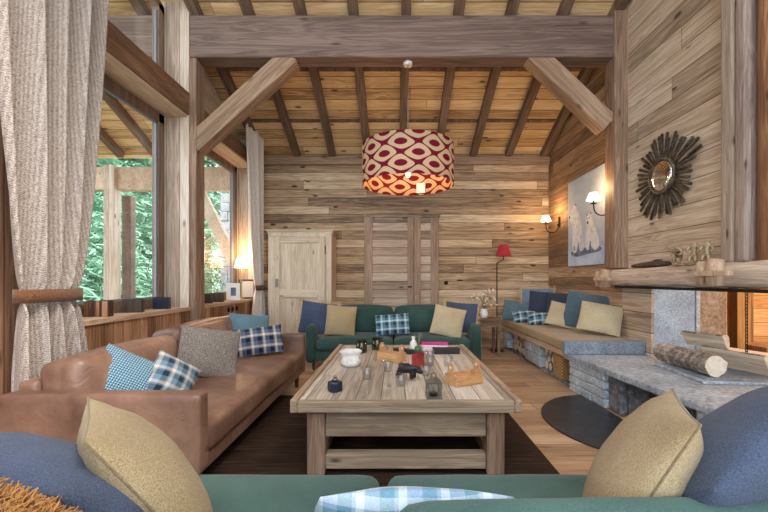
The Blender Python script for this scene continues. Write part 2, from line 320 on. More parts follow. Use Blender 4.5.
# ------------------------------------------------------------------ mesh builder
class MB:
    def __init__(s): s.v = []; s.f = []; s.mi = []; s.sm = []
    def add(s, vs, fs, mi=0, smooth=False):
        b = len(s.v); s.v += [Vector(p) for p in vs]
        for q in fs: s.f.append([b+i for i in q]); s.mi.append(mi); s.sm.append(smooth)
        return s
    def box(s, c, d, rot=None, mi=0):
        x, y, z = d[0]/2, d[1]/2, d[2]/2
        vs = [Vector((i*x, j*y, k*z)) for i in (-1, 1) for j in (-1, 1) for k in (-1, 1)]
        if rot is not None:
            m = Euler(rot).to_matrix(); vs = [m @ p for p in vs]
        c = Vector(c)
        return s.add([p+c for p in vs], [(0, 1, 3, 2), (4, 6, 7, 5), (0, 4, 5, 1), (2, 3, 7, 6), (0, 2, 6, 4), (1, 5, 7, 3)], mi)
    def bb(s, x0, x1, y0, y1, z0, z1, mi=0):
        return s.box(((x0+x1)/2, (y0+y1)/2, (z0+z1)/2), (x1-x0, y1-y0, z1-z0), None, mi)
    def prism(s, pts, ext, mi=0):
        """closed polygon of 3-D points swept by vector ext"""
        n = len(pts); e = Vector(ext); a = [Vector(p) for p in pts]
        vs = a+[p+e for p in a]
        fs = [tuple(range(n-1, -1, -1)), tuple(range(n, 2*n))]+[(i, (i+1) % n, n+(i+1) % n, n+i) for i in range(n)]
        return s.add(vs, fs, mi)
    def tube(s, pts, r, n=10, mi=0, cap=True, smooth=True):
        pts = [Vector(p) for p in pts]; rs = r if isinstance(r, (list, tuple)) else [r]*len(pts)
        vs = []; prev = None
        for i, p in enumerate(pts):
            d = (pts[min(i+1, len(pts)-1)]-pts[max(i-1, 0)]).normalized()
            if prev is None:
                u = d.cross(Vector((0, 0, 1)));
                if u.length < .05: u = d.cross(Vector((1, 0, 0)))
            else: u = prev-d*prev.dot(d)
            u.normalize(); prev = u; w = d.cross(u)
            for k in range(n):
                t = 2*math.pi*k/n; vs.append(p+(u*math.cos(t)+w*math.sin(t))*rs[i])
        fs = [(i*n+k, i*n+(k+1) % n, (i+1)*n+(k+1) % n, (i+1)*n+k) for i in range(len(pts)-1) for k in range(n)]
        s.add(vs, fs, mi, smooth)
        if cap:
            b = len(s.v)-len(vs)
            s.f.append([b+k for k in range(n-1, -1, -1)]); s.mi.append(mi); s.sm.append(False)
            b2 = b+(len(pts)-1)*n
            s.f.append([b2+k for k in range(n)]); s.mi.append(mi); s.sm.append(False)
        return s
    def lathe(s, prof, n=24, c=(0, 0, 0), mi=0, smooth=True, cap=True):
        c = Vector(c); vs = []
        for r, z in prof:
            for k in range(n):
                t = 2*math.pi*k/n; vs.append(c+Vector((r*math.cos(t), r*math.sin(t), z)))
        fs = [(i*n+k, i*n+(k+1) % n, (i+1)*n+(k+1) % n, (i+1)*n+k) for i in range(len(prof)-1) for k in range(n)]
        b = len(s.v); s.add(vs, fs, mi, smooth)
        if cap:
            s.f.append([b+k for k in range(n-1, -1, -1)]); s.mi.append(mi); s.sm.append(False)
            b2 = b+(len(prof)-1)*n; s.f.append([b2+k for k in range(n)]); s.mi.append(mi); s.sm.append(False)
        return s
    def blob(s, c, r, mi=0, n=10):
        prof = [(max(1e-4, math.sin(math.pi*i/n))*1.0, -math.cos(math.pi*i/n)) for i in range(n+1)]
        b = len(s.v); s.lathe(prof, 14, (0, 0, 0), mi, True, False)
        r = Vector(r) if hasattr(r, '__len__') else Vector((r, r, r)); c = Vector(c)
        for i in range(b, len(s.v)):
            p = s.v[i]; s.v[i] = Vector((p.x*r.x, p.y*r.y, p.z*r.z))+c
        return s
    def soft(s, c, d, r=.05, n=10, bulge=(0, 0, 0), wr=0, seed=0, mi=0):
        """dense rounded box with bulging faces and faint wrinkles: upholstery"""
        bm = bmesh.new(); bmesh.ops.create_cube(bm, size=2)
        bmesh.ops.subdivide_edges(bm, edges=bm.edges[:], cuts=n, use_grid_fill=True)
        hd = Vector(d)/2; c = Vector(c); vs = []; r = min(r, hd.x*.99, hd.y*.99, hd.z*.99)
        for q in bm.verts:
            p = Vector([math.copysign(1-(1-abs(k))**1.35, k) for k in q.co])
            e = Vector((p.x*hd.x, p.y*hd.y, p.z*hd.z))
            inn = Vector([max(-(h-r), min(h-r, k)) for h, k in zip(hd, e)])
            dd = e-inn
            if dd.length > 1e-6: e = inn+dd.normalized()*r
            f = [1-k*k for k in p]
            e += Vector((math.copysign(bulge[0]*f[1]*f[2], p.x) if abs(p.x) > .6 else 0,
                         math.copysign(bulge[1]*f[0]*f[2], p.y) if abs(p.y) > .6 else 0,
                         math.copysign(bulge[2]*f[0]*f[1], p.z) if abs(p.z) > .6 else 0))
            if wr:
                w = noise.noise((e+Vector((seed, seed*2, 0)))*6)*wr+noise.noise((e+Vector((seed, 0, 5)))*15)*wr*.4
                e += e.normalized()*w
            vs.append(e+c)
        s.add(vs, [[q.index for q in fc.verts] for fc in bm.faces], mi, True)
        bm.free(); return s
    def build(s, name, mats, parent=None, loc=None, rot=None, bevel=0, world=False, wn=False):
        me = bpy.data.meshes.new(name)
        vs = s.v
        if world and parent is not None:
            iv = parent.matrix_basis.inverted(); vs = [iv @ p for p in vs]
        me.from_pydata([tuple(p) for p in vs], [], s.f)
        if not isinstance(mats, (list, tuple)): mats = [mats]
        for m in mats: me.materials.append(m)
        for p, mi, sm in zip(me.polygons, s.mi, s.sm): p.material_index = mi; p.use_smooth = sm
        bm = bmesh.new(); bm.from_mesh(me); bmesh.ops.recalc_face_normals(bm, faces=bm.faces); bm.to_mesh(me); bm.free()
        me.update()
        o = bpy.data.objects.new(name, me); COL.objects.link(o)
        if parent is not None: o.parent = parent
        if loc is not None: o.location = loc
        if rot is not None: o.rotation_euler = rot
        if bevel:
            b = o.modifiers.new('bevel', 'BEVEL'); b.width = bevel; b.segments = 2; b.limit_method = 'ANGLE'; b.angle_limit = R(40)
        return o

def tag(o, label=None, cat=None, group=None, kind=None):
    if label: o['label'] = label
    if cat: o['category'] = cat
    if group: o['group'] = group
    if kind: o['kind'] = kind
    return o
def thing(name, label, cat, loc=(0, 0, 0), rot=(0, 0, 0), group=None):
    o = bpy.data.objects.new(name, None); COL.objects.link(o); o.empty_display_size = .1
    o.location = loc; o.rotation_euler = rot
    o.matrix_basis = Matrix.LocRotScale(Vector(loc), Euler(rot), None)
    return tag(o, label, cat, group)
def struct(name, mb, mat, **k): return tag(mb.build(name, mat, **k), kind='structure')
def dup(o, parent=None):
    c = o.copy(); COL.objects.link(c)
    if parent is not None: c.parent = parent
    for ch in list(o.children): dup(ch, c)
    return c

# ================================================================== THE ROOM
XL, XR, YB = -2.45, 2.74, 6.9
RX, RZ0, RS = 0.0, 6.357, .43        # roof underside: z = RZ0 - RS*y
def roof(y): return RZ0-RS*y
PITCH = math.atan(RS)
struct('floor', MB().bb(-3.2, 2.74, -1.6, 7.0, -.12, 0), M['floor'])
# back wall with boards, wall plate
struct('wall_back', MB().bb(-2.9, 2.95, YB, YB+.15, 0, roof(YB)+.05), M['back'])
pl = MB().bb(XL, XR, YB-.07, YB, roof(YB)-.11, roof(YB)+.03)
tag(pl.build('trim_1', M['brace'], bevel=.006), kind='structure')
# ceiling: boards on a slope, local Y runs down the slope
L = 6.6
ce = MB().box((0, 0, .03), (9.0, L, .06))
yc = 4.0
ceil = struct('ceiling', ce, M['ceil'], loc=(-1.2, yc, roof(yc)+.115), rot=(-PITCH, 0, 0))
# rafters: one object each
names = ['first', 'second', 'third', 'fourth', 'fifth', 'sixth', 'seventh', 'eighth', 'ninth']
rl = 6.0
rf = None
for k in range(9):
    X = .12+.63*(k-4)
    lab = names[k]+' sloping brown rafter from the left under the boarded ceiling'
    if rf is None:
        rf = MB().box((0, 0, 0), (.115, rl, .12)).build('ceiling_rafter', M['rafter'], bevel=.006)
        o = rf
    else: o = dup(rf)
    yc = 6.88-rl/2*math.cos(PITCH)
    o.location = (X, yc, roof(yc)+.058); o.rotation_euler = (-PITCH, 0, 0)
    tag(o, lab, 'rafter', 'ceiling rafters')
# dark slots between the ceiling boards: two slim battens
for i, yy in enumerate((6.2, 5.35)):
    tag(MB().box((0, 0, 0), (5.1, .05, .025)).build('ceiling_batten', M['rafter'], loc=(.12, yy, roof(yy)+.10), rot=(-PITCH, 0, 0)),
        ('dark batten across the ceiling boards nearer the back wall', 'dark batten across the ceiling boards nearer the great beam')[i], 'batten')

# crossbeam, posts, braces
BY0, BY1, BZ0, BZ1 = 4.56, 4.80, 3.87, 4.37
bm_ = thing('crossbeam', 'massive grey timber crossbeam spanning the room under the ceiling', 'beam', (0, BY0, BZ0))
MB().bb(-6.0, 2.60, BY0, BY1, BZ0, BZ1).build('timber', M['beam'], bm_, bevel=.018, world=True)
def post(name, label, x0, x1, y0, y1, z0, z1, mat, bev=.02):
    o = MB().bb(-(x1-x0)/2, (x1-x0)/2, -(y1-y0)/2, (y1-y0)/2, 0, z1-z0).build(name, mat, loc=((x0+x1)/2, (y0+y1)/2, z0), bevel=bev)
    return tag(o, label, 'post')
post('timber_post', 'brown timber post by the windows carrying the left end of the crossbeam', XL-.05, -2.375, 4.56, 4.78, .0, 3.868, M['post'])
post('timber_post', 'timber post standing on the mantel at the right end of the crossbeam', 2.58, 2.76, 4.53, 4.75, 1.36, 4.6, M['post'], .012)
def brace(name, label, p0, p1, w, d, mat):
    p0, p1 = Vector(p0), Vector(p1); dv = p1-p0; ln = dv.length
    a = math.atan2(dv.z, dv.x)
    o = MB().box((0, 0, 0), (ln, d, w)).build(name, mat, loc=(p0+p1)/2, rot=(0, -a, 0), bevel=.014)
    return tag(o, label, 'brace')
pa = at(190, 143, 4.55); pb = at(290, 52, 4.55)
brace('diagonal_brace', 'left diagonal timber brace rising from the window post to the crossbeam', pa, pb, .225, .20, M['brace']).location.y = 4.675
pa = at(533, 47, 4.55); pb = at(612, 122, 4.55)
brace('diagonal_brace', 'right diagonal timber brace between the crossbeam and the mantel post', pa, pb, .225, .20, M['brace']).location.y = 4.675

# right wall: bench side, chimney breast over mantel
struct('wall_right', MB().bb(XR, XR+.15, 4.65, 7.0, 0, 5.0), M['rightwarm'])
chim = MB().bb(XR, XR+.35, -1.6, 4.65, 1.25, 6.6).bb(XR, XR+.03, 4.12, 4.65, .3, 1.25).bb(XR, XR+.35, -1.6, 1.2, 0, 1.25)
struct('wall_fireplace', chim, M['right'])

# left wall: piers, wainscot, header, reveals
WX = -2.77
lw = MB().bb(XL-.35, XL, -1.6, 2.52, 0, 6.2)
struct('wall_left', lw, M['wains2'])
struct('wainscot_left', MB().bb(XL-.35, XL, 2.52, 7.0, 0, .86), M['wains'])
struct('trim_2', MB().bb(XL-.36, XL+.02, 2.52, 4.56, .86, .90), M['sill'])
struct('trim_3', MB().bb(XL-.36, XL+.02, 4.80, 6.62, .86, .90), M['sill'])
struct('wall_left_pier', MB().bb(XL-.36, XL-.003, 4.545, 4.815, 0, 5.2), M['reveal'])
struct('wall_left_end', MB().bb(XL-.36, XL-.003, 6.62, 7.0, .86, 4.0), M['reveal'])
hd = thing('header_beam', 'brown timber header running along the left wall over the windows', 'beam', (XL, 2.3, 3.17))
MB().bb(XL-.32, XL+.0, 2.52, 4.56, 3.17, 3.44, 0).bb(XL-.32, XL, 4.80, 6.9, 3.17, 3.40).build('timber', M['header'], hd, bevel=.008, world=True)
MB().bb(XL-.34, XL-.015, 2.52, 4.56, 3.15, 3.169).bb(XL-.34, XL-.015, 4.80, 6.62, 3.15, 3.169).build('soffit', M['soffit'], hd, world=True)
# wedge of wall under the roof on the left (boards seen over the windows)
struct('wall_left_gable', MB().prism([(XL-.2, 4.8, 3.40), (XL-.2, 7.0, 3.40), (XL-.2, 4.8, roof(4.8)+.1)], (-.1, 0, 0)), M['soffit'])
def window(name, y0, y1, z0, z1, top1=None):
    t = thing(name, None, None, (WX, (y0+y1)/2, z0)); t['kind'] = 'structure'
    a = .11; ta = z1 if top1 is None else top1
    f = MB()
    f.bb(WX-.04, WX+.04, y0, y0+a, z0, z1 if top1 is None else z1)
    f.bb(WX-.04, WX+.04, y1-a, y1, z0, ta)
    f.bb(WX-.04, WX+.04, y0, y1, z0, z0+a)
    if top1 is None: f.bb(WX-.04, WX+.04, y0, y1, z1-a, z1)
    else: f.prism([(WX-.04, y0, z1-a), (WX-.04, y1, ta-a), (WX-.04, y1, ta), (WX-.04, y0, z1)], (.08, 0, 0))
    f.build('window_frame', M['frame'], t, world=True, bevel=.006)
    s = MB(); b = .02
    s.bb(WX+.0, WX+.022, y1-a-b, y1-a, z0+a, ta-a).bb(WX, WX+.022, y0+a, y0+a+b, z0+a, z1-a).bb(WX, WX+.022, y0+a, y1-a, z0+a, z0+a+b)
    if top1 is None: s.bb(WX, WX+.022, y0+a, y1-a, z1-a-b, z1-a)
    s.build('glazing_bead', M['framealu'], t, world=True)
    if top1 is None: MB().bb(WX-.006, WX+.006, y0+a, y1-a, z0+a, z1-a).build('pane', M['pane'], t, world=True)
    else: MB().prism([(WX-.006, y0+a, z0+a), (WX-.006, y1-a, z0+a), (WX-.006, y1-a, ta-a), (WX-.006, y0+a, z1-a)], (.012, 0, 0)).build('pane', M['pane'], t, world=True)
    return t
window('window_1', 2.52, 4.53, .9, 3.15)
window('window_2', 4.83, 6.60, .9, 3.15)
window('window_3', 2.52, 4.53, 3.46, roof(2.52)+.02, roof(4.53)+.02)

# hidden door in the back wall
d = thing('door_1', None, None, (0, YB, 0)); d['kind'] = 'structure'
DZ = 2.34
X = lambda px: (px-CX)/F*YB
MB().bb(X(372), X(408), YB-.02, YB, 0, DZ-.02).bb(X(420.5), X(430.5), YB-.02, YB, 0, DZ-.02).build('board_panel', M['doorwood'], d, world=True)
for a, b in ((364.5, 372.5), (407.5, 413.5), (414, 420.5), (430.5, 438.5)):
    MB().bb(X(a), X(b), YB-.045, YB, 0, DZ).build('upright', M['doorpost'], d, world=True, bevel=.005)
MB().bb(X(363.5), X(440), YB-.05, YB, DZ, DZ+.05).build('head_rail', M['doorwood'], d, world=True, bevel=.005)
MB().tube([(X(411), YB-.08, 1.1), (X(411)-.06, YB-.08, 1.1)], .012, 8).tube([(X(411), YB-.09, 1.1), (X(411), YB-.04, 1.1)], .015, 8).build('door_handle', M['iron'], d, world=True)

# ------------------------------------------------------------------ beyond the fireplace: honey pine room
struct('wall_far_room', MB().bb(XR+.2, 7.2, 5.6, 5.7, 0, 3.2), M['orangex'])
struct('wall_far_side', MB().bb(7.1, 7.2, -1.6, 5.6, 0, 3.2), M['orange'])
struct('floor_far_room', MB().bb(XR, 7.2, -1.6, 5.7, -.12, -.001), M['floor'])
struct('ceiling_far_room', MB().bb(XR+.36, 7.2, -1.6, 5.7, 3.2, 3.3), M['orange'])
struct('wall_partition', MB().bb(4.0, 4.16, 4.5, 4.6, 0, 3.2), M['orange'])
post('pine_post', 'dark honey pine post seen under the mantel in the room beyond', 4.22, 4.40, 4.72, 4.9, 0, 3.2, M['greatpostr'], .01)
dk = thing('pine_sideboard', 'red brown wooden sideboard top in the room beyond the fireplace', 'sideboard', (4.6, 4.45, 0))
MB().bb(-.5, .8, -.2, .2, .40, .47).build('top', M['greatpostr'], dk, bevel=.01)
MB().bb(-.46, .76, -.17, .17, .02, .40).build('body', M['orangex'], dk)
for sx in (-.4, .7): MB().bb(sx-.03, sx+.03, -.12, .12, 0, .02).build('foot', M['greatpostr'], dk)
ch = MB()
for i in range(26):
    z = 1.16-i*.032
    ch.tube([Vector((0, 0, z))+Vector(((math.cos(a)*.012 if i % 2 else 0), (0 if i % 2 else math.cos(a)*.012), math.sin(a)*.02)) for a in [k*math.pi/4 for k in range(9)]], .004, 5)
tag(ch.build('chain', M['iron'], loc=(3.36, 3.68, 0)), 'dark iron chain hanging down beside the open fireplace', 'chain')

# ================================================================== FIREPLACE
hth = thing('stone_hearth', 'raised grey stone hearth on pale block piers at the right', 'hearth', (2.1, 3.3, 0))
HS = [(1.885, 4.29), (2.02, 2.35), (2.14, 1.3), (3.75, 1.3), (3.75, 4.29), (1.885, 4.29)]
sl = MB().prism([(x, y, .345) for x, y in HS], (0, 0, .055))
sl.build('slab', M['slab'], hth, world=True, bevel=.012)
def blocks(mb, p0, p1, depth, z0, z1, rows, bl, seed, jit=.012, mi=0):
    rg = random.Random(seed); p0, p1 = Vector(p0+(0,)), Vector(p1+(0,)); dv = (p1-p0); ln = dv.length; dv.normalize()
    nrm = Vector((dv.y, -dv.x, 0)); ang = math.atan2(dv.y, dv.x); hh = (z1-z0)/rows
    for r in range(rows):
        s = 0
        while s < ln-.01:
            l = min(bl*rg.uniform(.7, 1.3), ln-s)
            if ln-s-l < bl*.3: l = ln-s
            off = rg.uniform(0, jit)
            c = p0+dv*(s+l/2)+nrm*(-(depth/2)+off)
            c.z = z0+hh*(r+.5)
            mb.box(c, (l-.008, depth, hh-.007), (0, 0, ang), mi); s += l
    return mb
edge = lambda y: (1.93+(4.34-y)*.068)
pr = MB(); blocks(pr, (edge(4.28), 4.28), (edge(3.64), 3.64), .5, .0, .345, 4, .24, 3)
pr.build('block_pier', M['block'], hth, world=True, bevel=.01)
rb_ = MB(); blocks(rb_, (edge(3.64)+.62, 3.645), (edge(3.64)+.03, 3.645), .2, 0, .345, 1, .21, 15, .05)
tag(rb_.build('rubble_face', M['blockdk'], hth, world=True, bevel=.02), 'dark rough stones on the end of the largest pier')
p2 = MB(); blocks(p2, (edge(2.62), 2.62), (edge(2.35), 2.35), .5, 0, .345, 3, .2, 8); p2.build('block_pier', M['block'], hth, world=True, bevel=.01)
p2 = MB(); blocks(p2, (edge(1.9), 1.9), (edge(1.35), 1.35), .5, 0, .345, 3, .2, 8)
p2.build('block_pier', M['block'], hth, world=True, bevel=.01)
rs = MB(); blocks(rs, (edge(3.42)+.5, 3.42), (edge(2.62)+.5, 2.62), .3, 0, .345, 1, .27, 9, .07)
tag(rs.build('rubble_infill', M['blockdk'], hth, world=True, bevel=.02), 'dark rough stones right of the largest pier'); rs = MB()
blocks(rs, (edge(2.34)+.13, 2.34), (edge(1.9)+.13, 1.9), .3, 0, .345, 1, .27, 9, .07)
tag(rs.build('rubble_infill', M['blockdk'], hth, world=True, bevel=.02), 'dark rough stones between the nearer piers')
up = MB().bb(1.85, 2.737, 4.205, 4.288, .401, .548)
tag(up.build('granite_kerb', M['granitedk'], bevel=.012), 'rough grey granite kerb between the bench cushion and the hearth', 'kerb')
gp = MB().bb(2.79, 3.36, 4.31, 4.50, .401, 1.24)
g = thing('granite_panel', 'upright pale blue grey granite panel at the back of the fireplace', 'panel', (3.1, 4.5, .4))
gp.build('face', M['granite'], g, world=True, bevel=.008)
MB().bb(3.362, 3.41, 4.30, 4.50, .401, 1.24).build('edge_strip', M['block'], g, world=True, bevel=.006)
tag(MB().bb(3.412, 3.83, 4.44, 4.60, .0, 1.5).build('sandstone_pier', M['brownstone'], bevel=.015), 'brown sandstone pier right of the granite panel', 'pier')
tag(MB().prism([(3.3, 4.05, .401), (3.76, 3.2, .401), (3.95, 3.2, .401), (3.6, 4.25, .401)], (0, 0, .09)).build('hearth_ledge', M['plaster'], bevel=.012), 'smooth white ledge along the back edge of the hearth', 'ledge')
# log rest and logs on the hearth
gr = thing('log_rest', 'flat grey stone plate under the split logs on the hearth', 'plate', (2.9, 3.35, .4), (0, 0, R(-6)))
MB().bb(-.45, .5, -.38, .30, 0.001, .022).build('plate', M['slab'], gr, bevel=.006)
MB().bb(-.40, .46, -.33, .26, .022, .034).build('rim', M['granitedk'], gr, bevel=.004)
def splitlog(name, label, p0, p1, r, cut=None, seed=0, group=None):
    p0, p1 = Vector(p0), Vector(p1); d = p1-p0; ln = d.length
    rg = random.Random(seed); n = 18
    prof = []
    for k in range(n):
        a = 2*math.pi*k/n; q = Vector((math.cos(a), math.sin(a)))*r*rg.uniform(.92, 1.06)
        if cut is not None and q.y > cut*r: q.y = cut*r+rg.uniform(-.004, .004)
        prof.append(q)
    m = MB(); ns = 8; vs = []
    for i in range(ns+1):
        x = -ln/2+ln*i/ns
        for q in prof:
            w = 1+noise.noise(Vector((x*6, q.x*14, q.y*14+seed)))*.10
            vs.append(Vector((x, q.x*w, q.y*(w if cut is None or q.y < cut*r-.006 else 1))))
    for i in range(ns):
        for k in range(n):
            k2 = (k+1) % n
            top = cut is not None and prof[k].y > cut*r-.006 and prof[k2].y > cut*r-.006
            m.add([vs[i*n+k], vs[i*n+k2], vs[(i+1)*n+k2], vs[(i+1)*n+k]], [(0, 1, 2, 3)], 1 if top else 0, not top)
    m.add(vs[:n], [tuple(range(n-1, -1, -1))], 1); m.add(vs[-n:], [tuple(range(n))], 1)
    yaw = math.atan2(d.y, d.x); pit = -math.atan2(d.z, math.hypot(d.x, d.y))
    o = m.build(name, [M['bark'], M['cutwood']], loc=(p0+p1)/2, rot=(0, pit, yaw))
    return tag(o, label, 'log', group)
z0 = .436
a = at(662, 358, 3.75); b = at(716, 372, 3.10)
splitlog('split_log', 'long grey barked log lying lowest and foremost on the hearth', (a.x, 3.75, z0+.085), (b.x, 3.10, z0+.085), .088, None, 1).rotation_euler.x = R(40)
splitlog('split_log', 'split log with pale cut face lying at the right end of the hearth pile', (2.90, 3.62, z0+.08), (3.02, 3.12, z0+.08), .085, .05, 2).rotation_euler.x = R(115)
splitlog('split_log', 'split log leaning on top of the other hearth logs', (2.80, 3.74, z0+.22), (2.93, 3.42, z0+.225), .075, .0, 3).rotation_euler.x = R(125)
# slate plate on the floor before the hearth
pts = [(2.06+.77*math.cos(R(a)), 3.26+.80*math.sin(R(a)), .001) for a in range(95, 266, 5)]
pts = [(min(p[0], edge(p[1])-.005), p[1], p[2]) for p in pts]
tag(MB().prism(pts, (0, 0, .012)).build('slate_plate', M['slate']), 'half round black slate plate on the floor before the hearth', 'floor plate')
# mantel
mt = thing('mantel_beam', 'silvery rough timber mantel beam over the fireplace', 'mantel', (2.6, 3.3, 1.15))
ml = MB(); n = 16; vs = []; Y0, Y1 = 1.2, 4.55; S = 30
for i in range(S+1):
    y = Y1+(Y0-Y1)*i/S; zt = 1.34+.025*i/S
    for k in range(n):
        a = 2*math.pi*(k+.5)/n; ca, sa = math.cos(a), math.sin(a)
        q = max(abs(ca), abs(sa)); px, pz = ca/q, sa/q
        px = math.copysign(abs(px)**.8, px)*(1-.06*pz*pz); 
        w = noise.noise(Vector((px*2, y*3, pz*2)))*.012
        vs.append(Vector((2.64+px*(.10+w), y, (zt+1.16)/2+pz*((zt-1.16)/2+w))))
ml.add(vs, [(i*n+k, i*n+(k+1) % n, (i+1)*n+(k+1) % n, (i+1)*n+k) for i in range(S) for k in range(n)], 0, True)
ml.add(vs[:n], [tuple(range(n))]); ml.add(vs[-n:], [tuple(range(n))])
ml.build('log', M['mantel'], mt, world=True)
MB().bb(2.56, 2.74, 1.2, 4.5, 1.128, 1.152).build('steel_flat', M['steel'], mt, world=True)
def tenon(y, zc):
    m = MB()
    m.tube([(2.505, y-.055, zc-.10), (2.50, y-.055, zc+.02), (2.515, y-.055, zc+.105)], [.058, .064, .056], 10)
    m.tube([(2.505, y+.06, zc-.09), (2.50, y+.06, zc+.02), (2.51, y+.06, zc+.09)], [.05, .056, .05], 10)
    m.build('tenon', M['tenon'], mt, world=True)
    MB().box((2.435, y-.12, zc-.005), (.05, .30, .042), (0, 0, R(3))).build('wedge_slat', M['tenon'], mt, world=True, bevel=.008)
tenon(3.07, 1.275); tenon(4.66, 1.235)
# the great carved post on the mantel
gpst = thing('carved_post', 'great weathered post standing on the mantel at the right', 'post', (2.62, 2.95, 1.36))
MB().bb(2.60, 2.739, 2.96, 3.09, 1.35, 6).build('pale_edge', M['greatpost'], gpst, world=True, bevel=.025)
MB().bb(2.595, 2.80, 2.838, 2.958, 1.35, 6).build('grey_stave', M['greatpostg'], gpst, world=True, bevel=.03)
MB().tube([(2.725, 2.705, 1.35), (2.73, 2.705, 3.2), (2.725, 2.70, 6)], [.132, .136, .132], 14).build('red_brown_stave', M['greatpostr'], gpst, world=True)

# driftwood and bronzes on the mantel
def mtop(y): return 1.34+.025*(4.55-y)/3.35
dw = MB()
yy = 3.98
dw.tube([(0, -.30, .03), (.01, -.12, .035), (-.01, .08, .028), (.0, .27, .024)], [.022, .034, .03, .018], 8)
dw.tube([(-.03, -.22, .02), (-.04, 0, .022), (-.03, .2, .02)], [.014, .02, .012], 7)
dw.tube([(.02, .0, .05), (.01, -.1, .075), (.0, -.2, .07)], [.01, .008, .004], 6)
tag(dw.build('driftwood', M['darkwood'], loc=(2.62, yy, mtop(yy)+.004)), 'dark piece of driftwood lying on the mantel beam', 'driftwood')
def skin(name, V, E, rad, mat, parent=None, loc=None, rot=None, sub=2, scale=1):
    me = bpy.data.meshes.new(name); me.from_pydata([tuple(Vector(p)*scale) for p in V], E, [])
    me.materials.append(mat)
    o = bpy.data.objects.new(name, me); COL.objects.link(o)
    if parent: o.parent = parent
    if loc is not None: o.location = loc
    if rot is not None: o.rotation_euler = rot
    m = o.modifiers.new('skin', 'SKIN'); m.use_smooth_shade = True
    if not me.skin_vertices:
        bm = bmesh.new(); bm.from_mesh(me); bm.verts.layers.skin.verify(); bm.to_mesh(me); bm.free()
    for i, r in enumerate(rad):
        s = me.skin_vertices[0].data[i]; s.radius = (r*scale, r*scale); s.use_root = (i == 0)
    u = o.modifiers.new('sub', 'SUBSURF'); u.levels = sub; u.render_levels = sub
    return o
# seated figure skeleton (unit: 1 = sitting height)
FV = [(0, 0, .08), (0, .02, .4), (0, .02, .66), (0, 0, .82), (.16, 0, .6), (.24, -.12, .42), (.14, -.26, .36), (-.16, 0, .6), (-.24, -.1, .42), (-.12, -.26, .36),
      (.1, -.26, .2), (.1, -.3, -.06), (-.1, -.26, .22), (-.1, -.32, -.04)]
FE = [(0, 1), (1, 2), (2, 3), (2, 4), (4, 5), (5, 6), (2, 7), (7, 8), (8, 9), (0, 10), (10, 11), (0, 12), (12, 13)]
FR = [.15, .13, .1, .12, .07, .05, .045, .07, .05, .045, .08, .06, .08, .06]
for i, (px, py, yy, hs, yaw, lab, lean) in enumerate([
        (683, 262, 3.50, .21, -70, 'crouching bronze figurine leaning forward next to the driftwood', .5),
        (694, 262, 3.35, .21, -50, 'seated bronze figurine between the crouching one and the tenon', 0),
        (706, 252, 3.21, .20, -50, 'small bronze figurine sitting behind the round tenon ends', 0)]):
    t = thing('bronze_figurine', lab, 'figurine', (2.60, yy, mtop(yy)+.008), (0, 0, R(yaw)))
    V = [(x, y-lean*z*.9, z*(1-.25*lean)) for x, y, z in FV]
    zoff = -min(p[2] for p in V)+.06
    b = skin('body', [(p[0], p[1], p[2]+zoff) for p in V], FE, FR, M['bronze'], t, scale=hs)
    MB().lathe([(.055, -.004), (.055, .008), (.045, .014)], 14).build('plinth', M['bronze'], t)
    if i == 0:
        MB().tube([(.02, -.05, .06), (.03, -.16, .14), (.0, -.2, .16)], .006, 6).build('stick', M['bronze'], t)

# sunburst mirror
sm = thing('sunburst_mirror', 'dark sunburst mirror with round convex glass on the boarded chimney wall', 'mirror', (XR-.012, 3.9, 2.276))
m = MB()
for i in range(5):
    pass
def ylathe(prof, n=32):
    q = MB().lathe(prof, n)
    q.v = [Vector((-p.z, p.x, p.y)) for p in q.v]; return q
ylathe([(.168, .03), (.14, .045), (.10, .055), (.05, .06), (.001, .062)]).build('mirror_glass', M['mirror'], sm)
ylathe([(.155, .0), (.185, .0), (.19, .03), (.18, .05), (.17, .048), (.162, .03)]).build('ring', M['raywood'], sm)
NR = 44
for k in range(NR):
    th = 2*math.pi*k/NR        # 0 = toward the camera, 90 = up
    dg = math.degrees(th)
    ln = .37+.06*((k*7) % 3)/2
    if 5 < dg < 50: ln = .40+.13*math.exp(-((dg-22)/14)**2)
    if 75 < dg < 110: ln = .43
    if 215 < dg < 250: ln = .46
    u = Vector((0, -math.cos(th), math.sin(th))); w = Vector((0, math.sin(th), math.cos(th)))
    a, b = .175, ln; hw0, hw1 = .008, .0155; zz = .008+.012*(k % 2)
    n0 = Vector((-1, 0, 0))
    P = [u*a-w*hw0, u*a+w*hw0, u*(b-.01)+w*hw1, u*b+w*hw1*.4, u*b-w*hw1*.4, u*(b-.01)-w*hw1]
    rb = MB().prism([p+n0*zz for p in P], n0*.012)
    rb.tube([u*a+n0*(zz+.014), u*(b-.015)+n0*(zz+.014)], [.004, .008], 6)
    rb.build('ray', M['raywood'], sm)

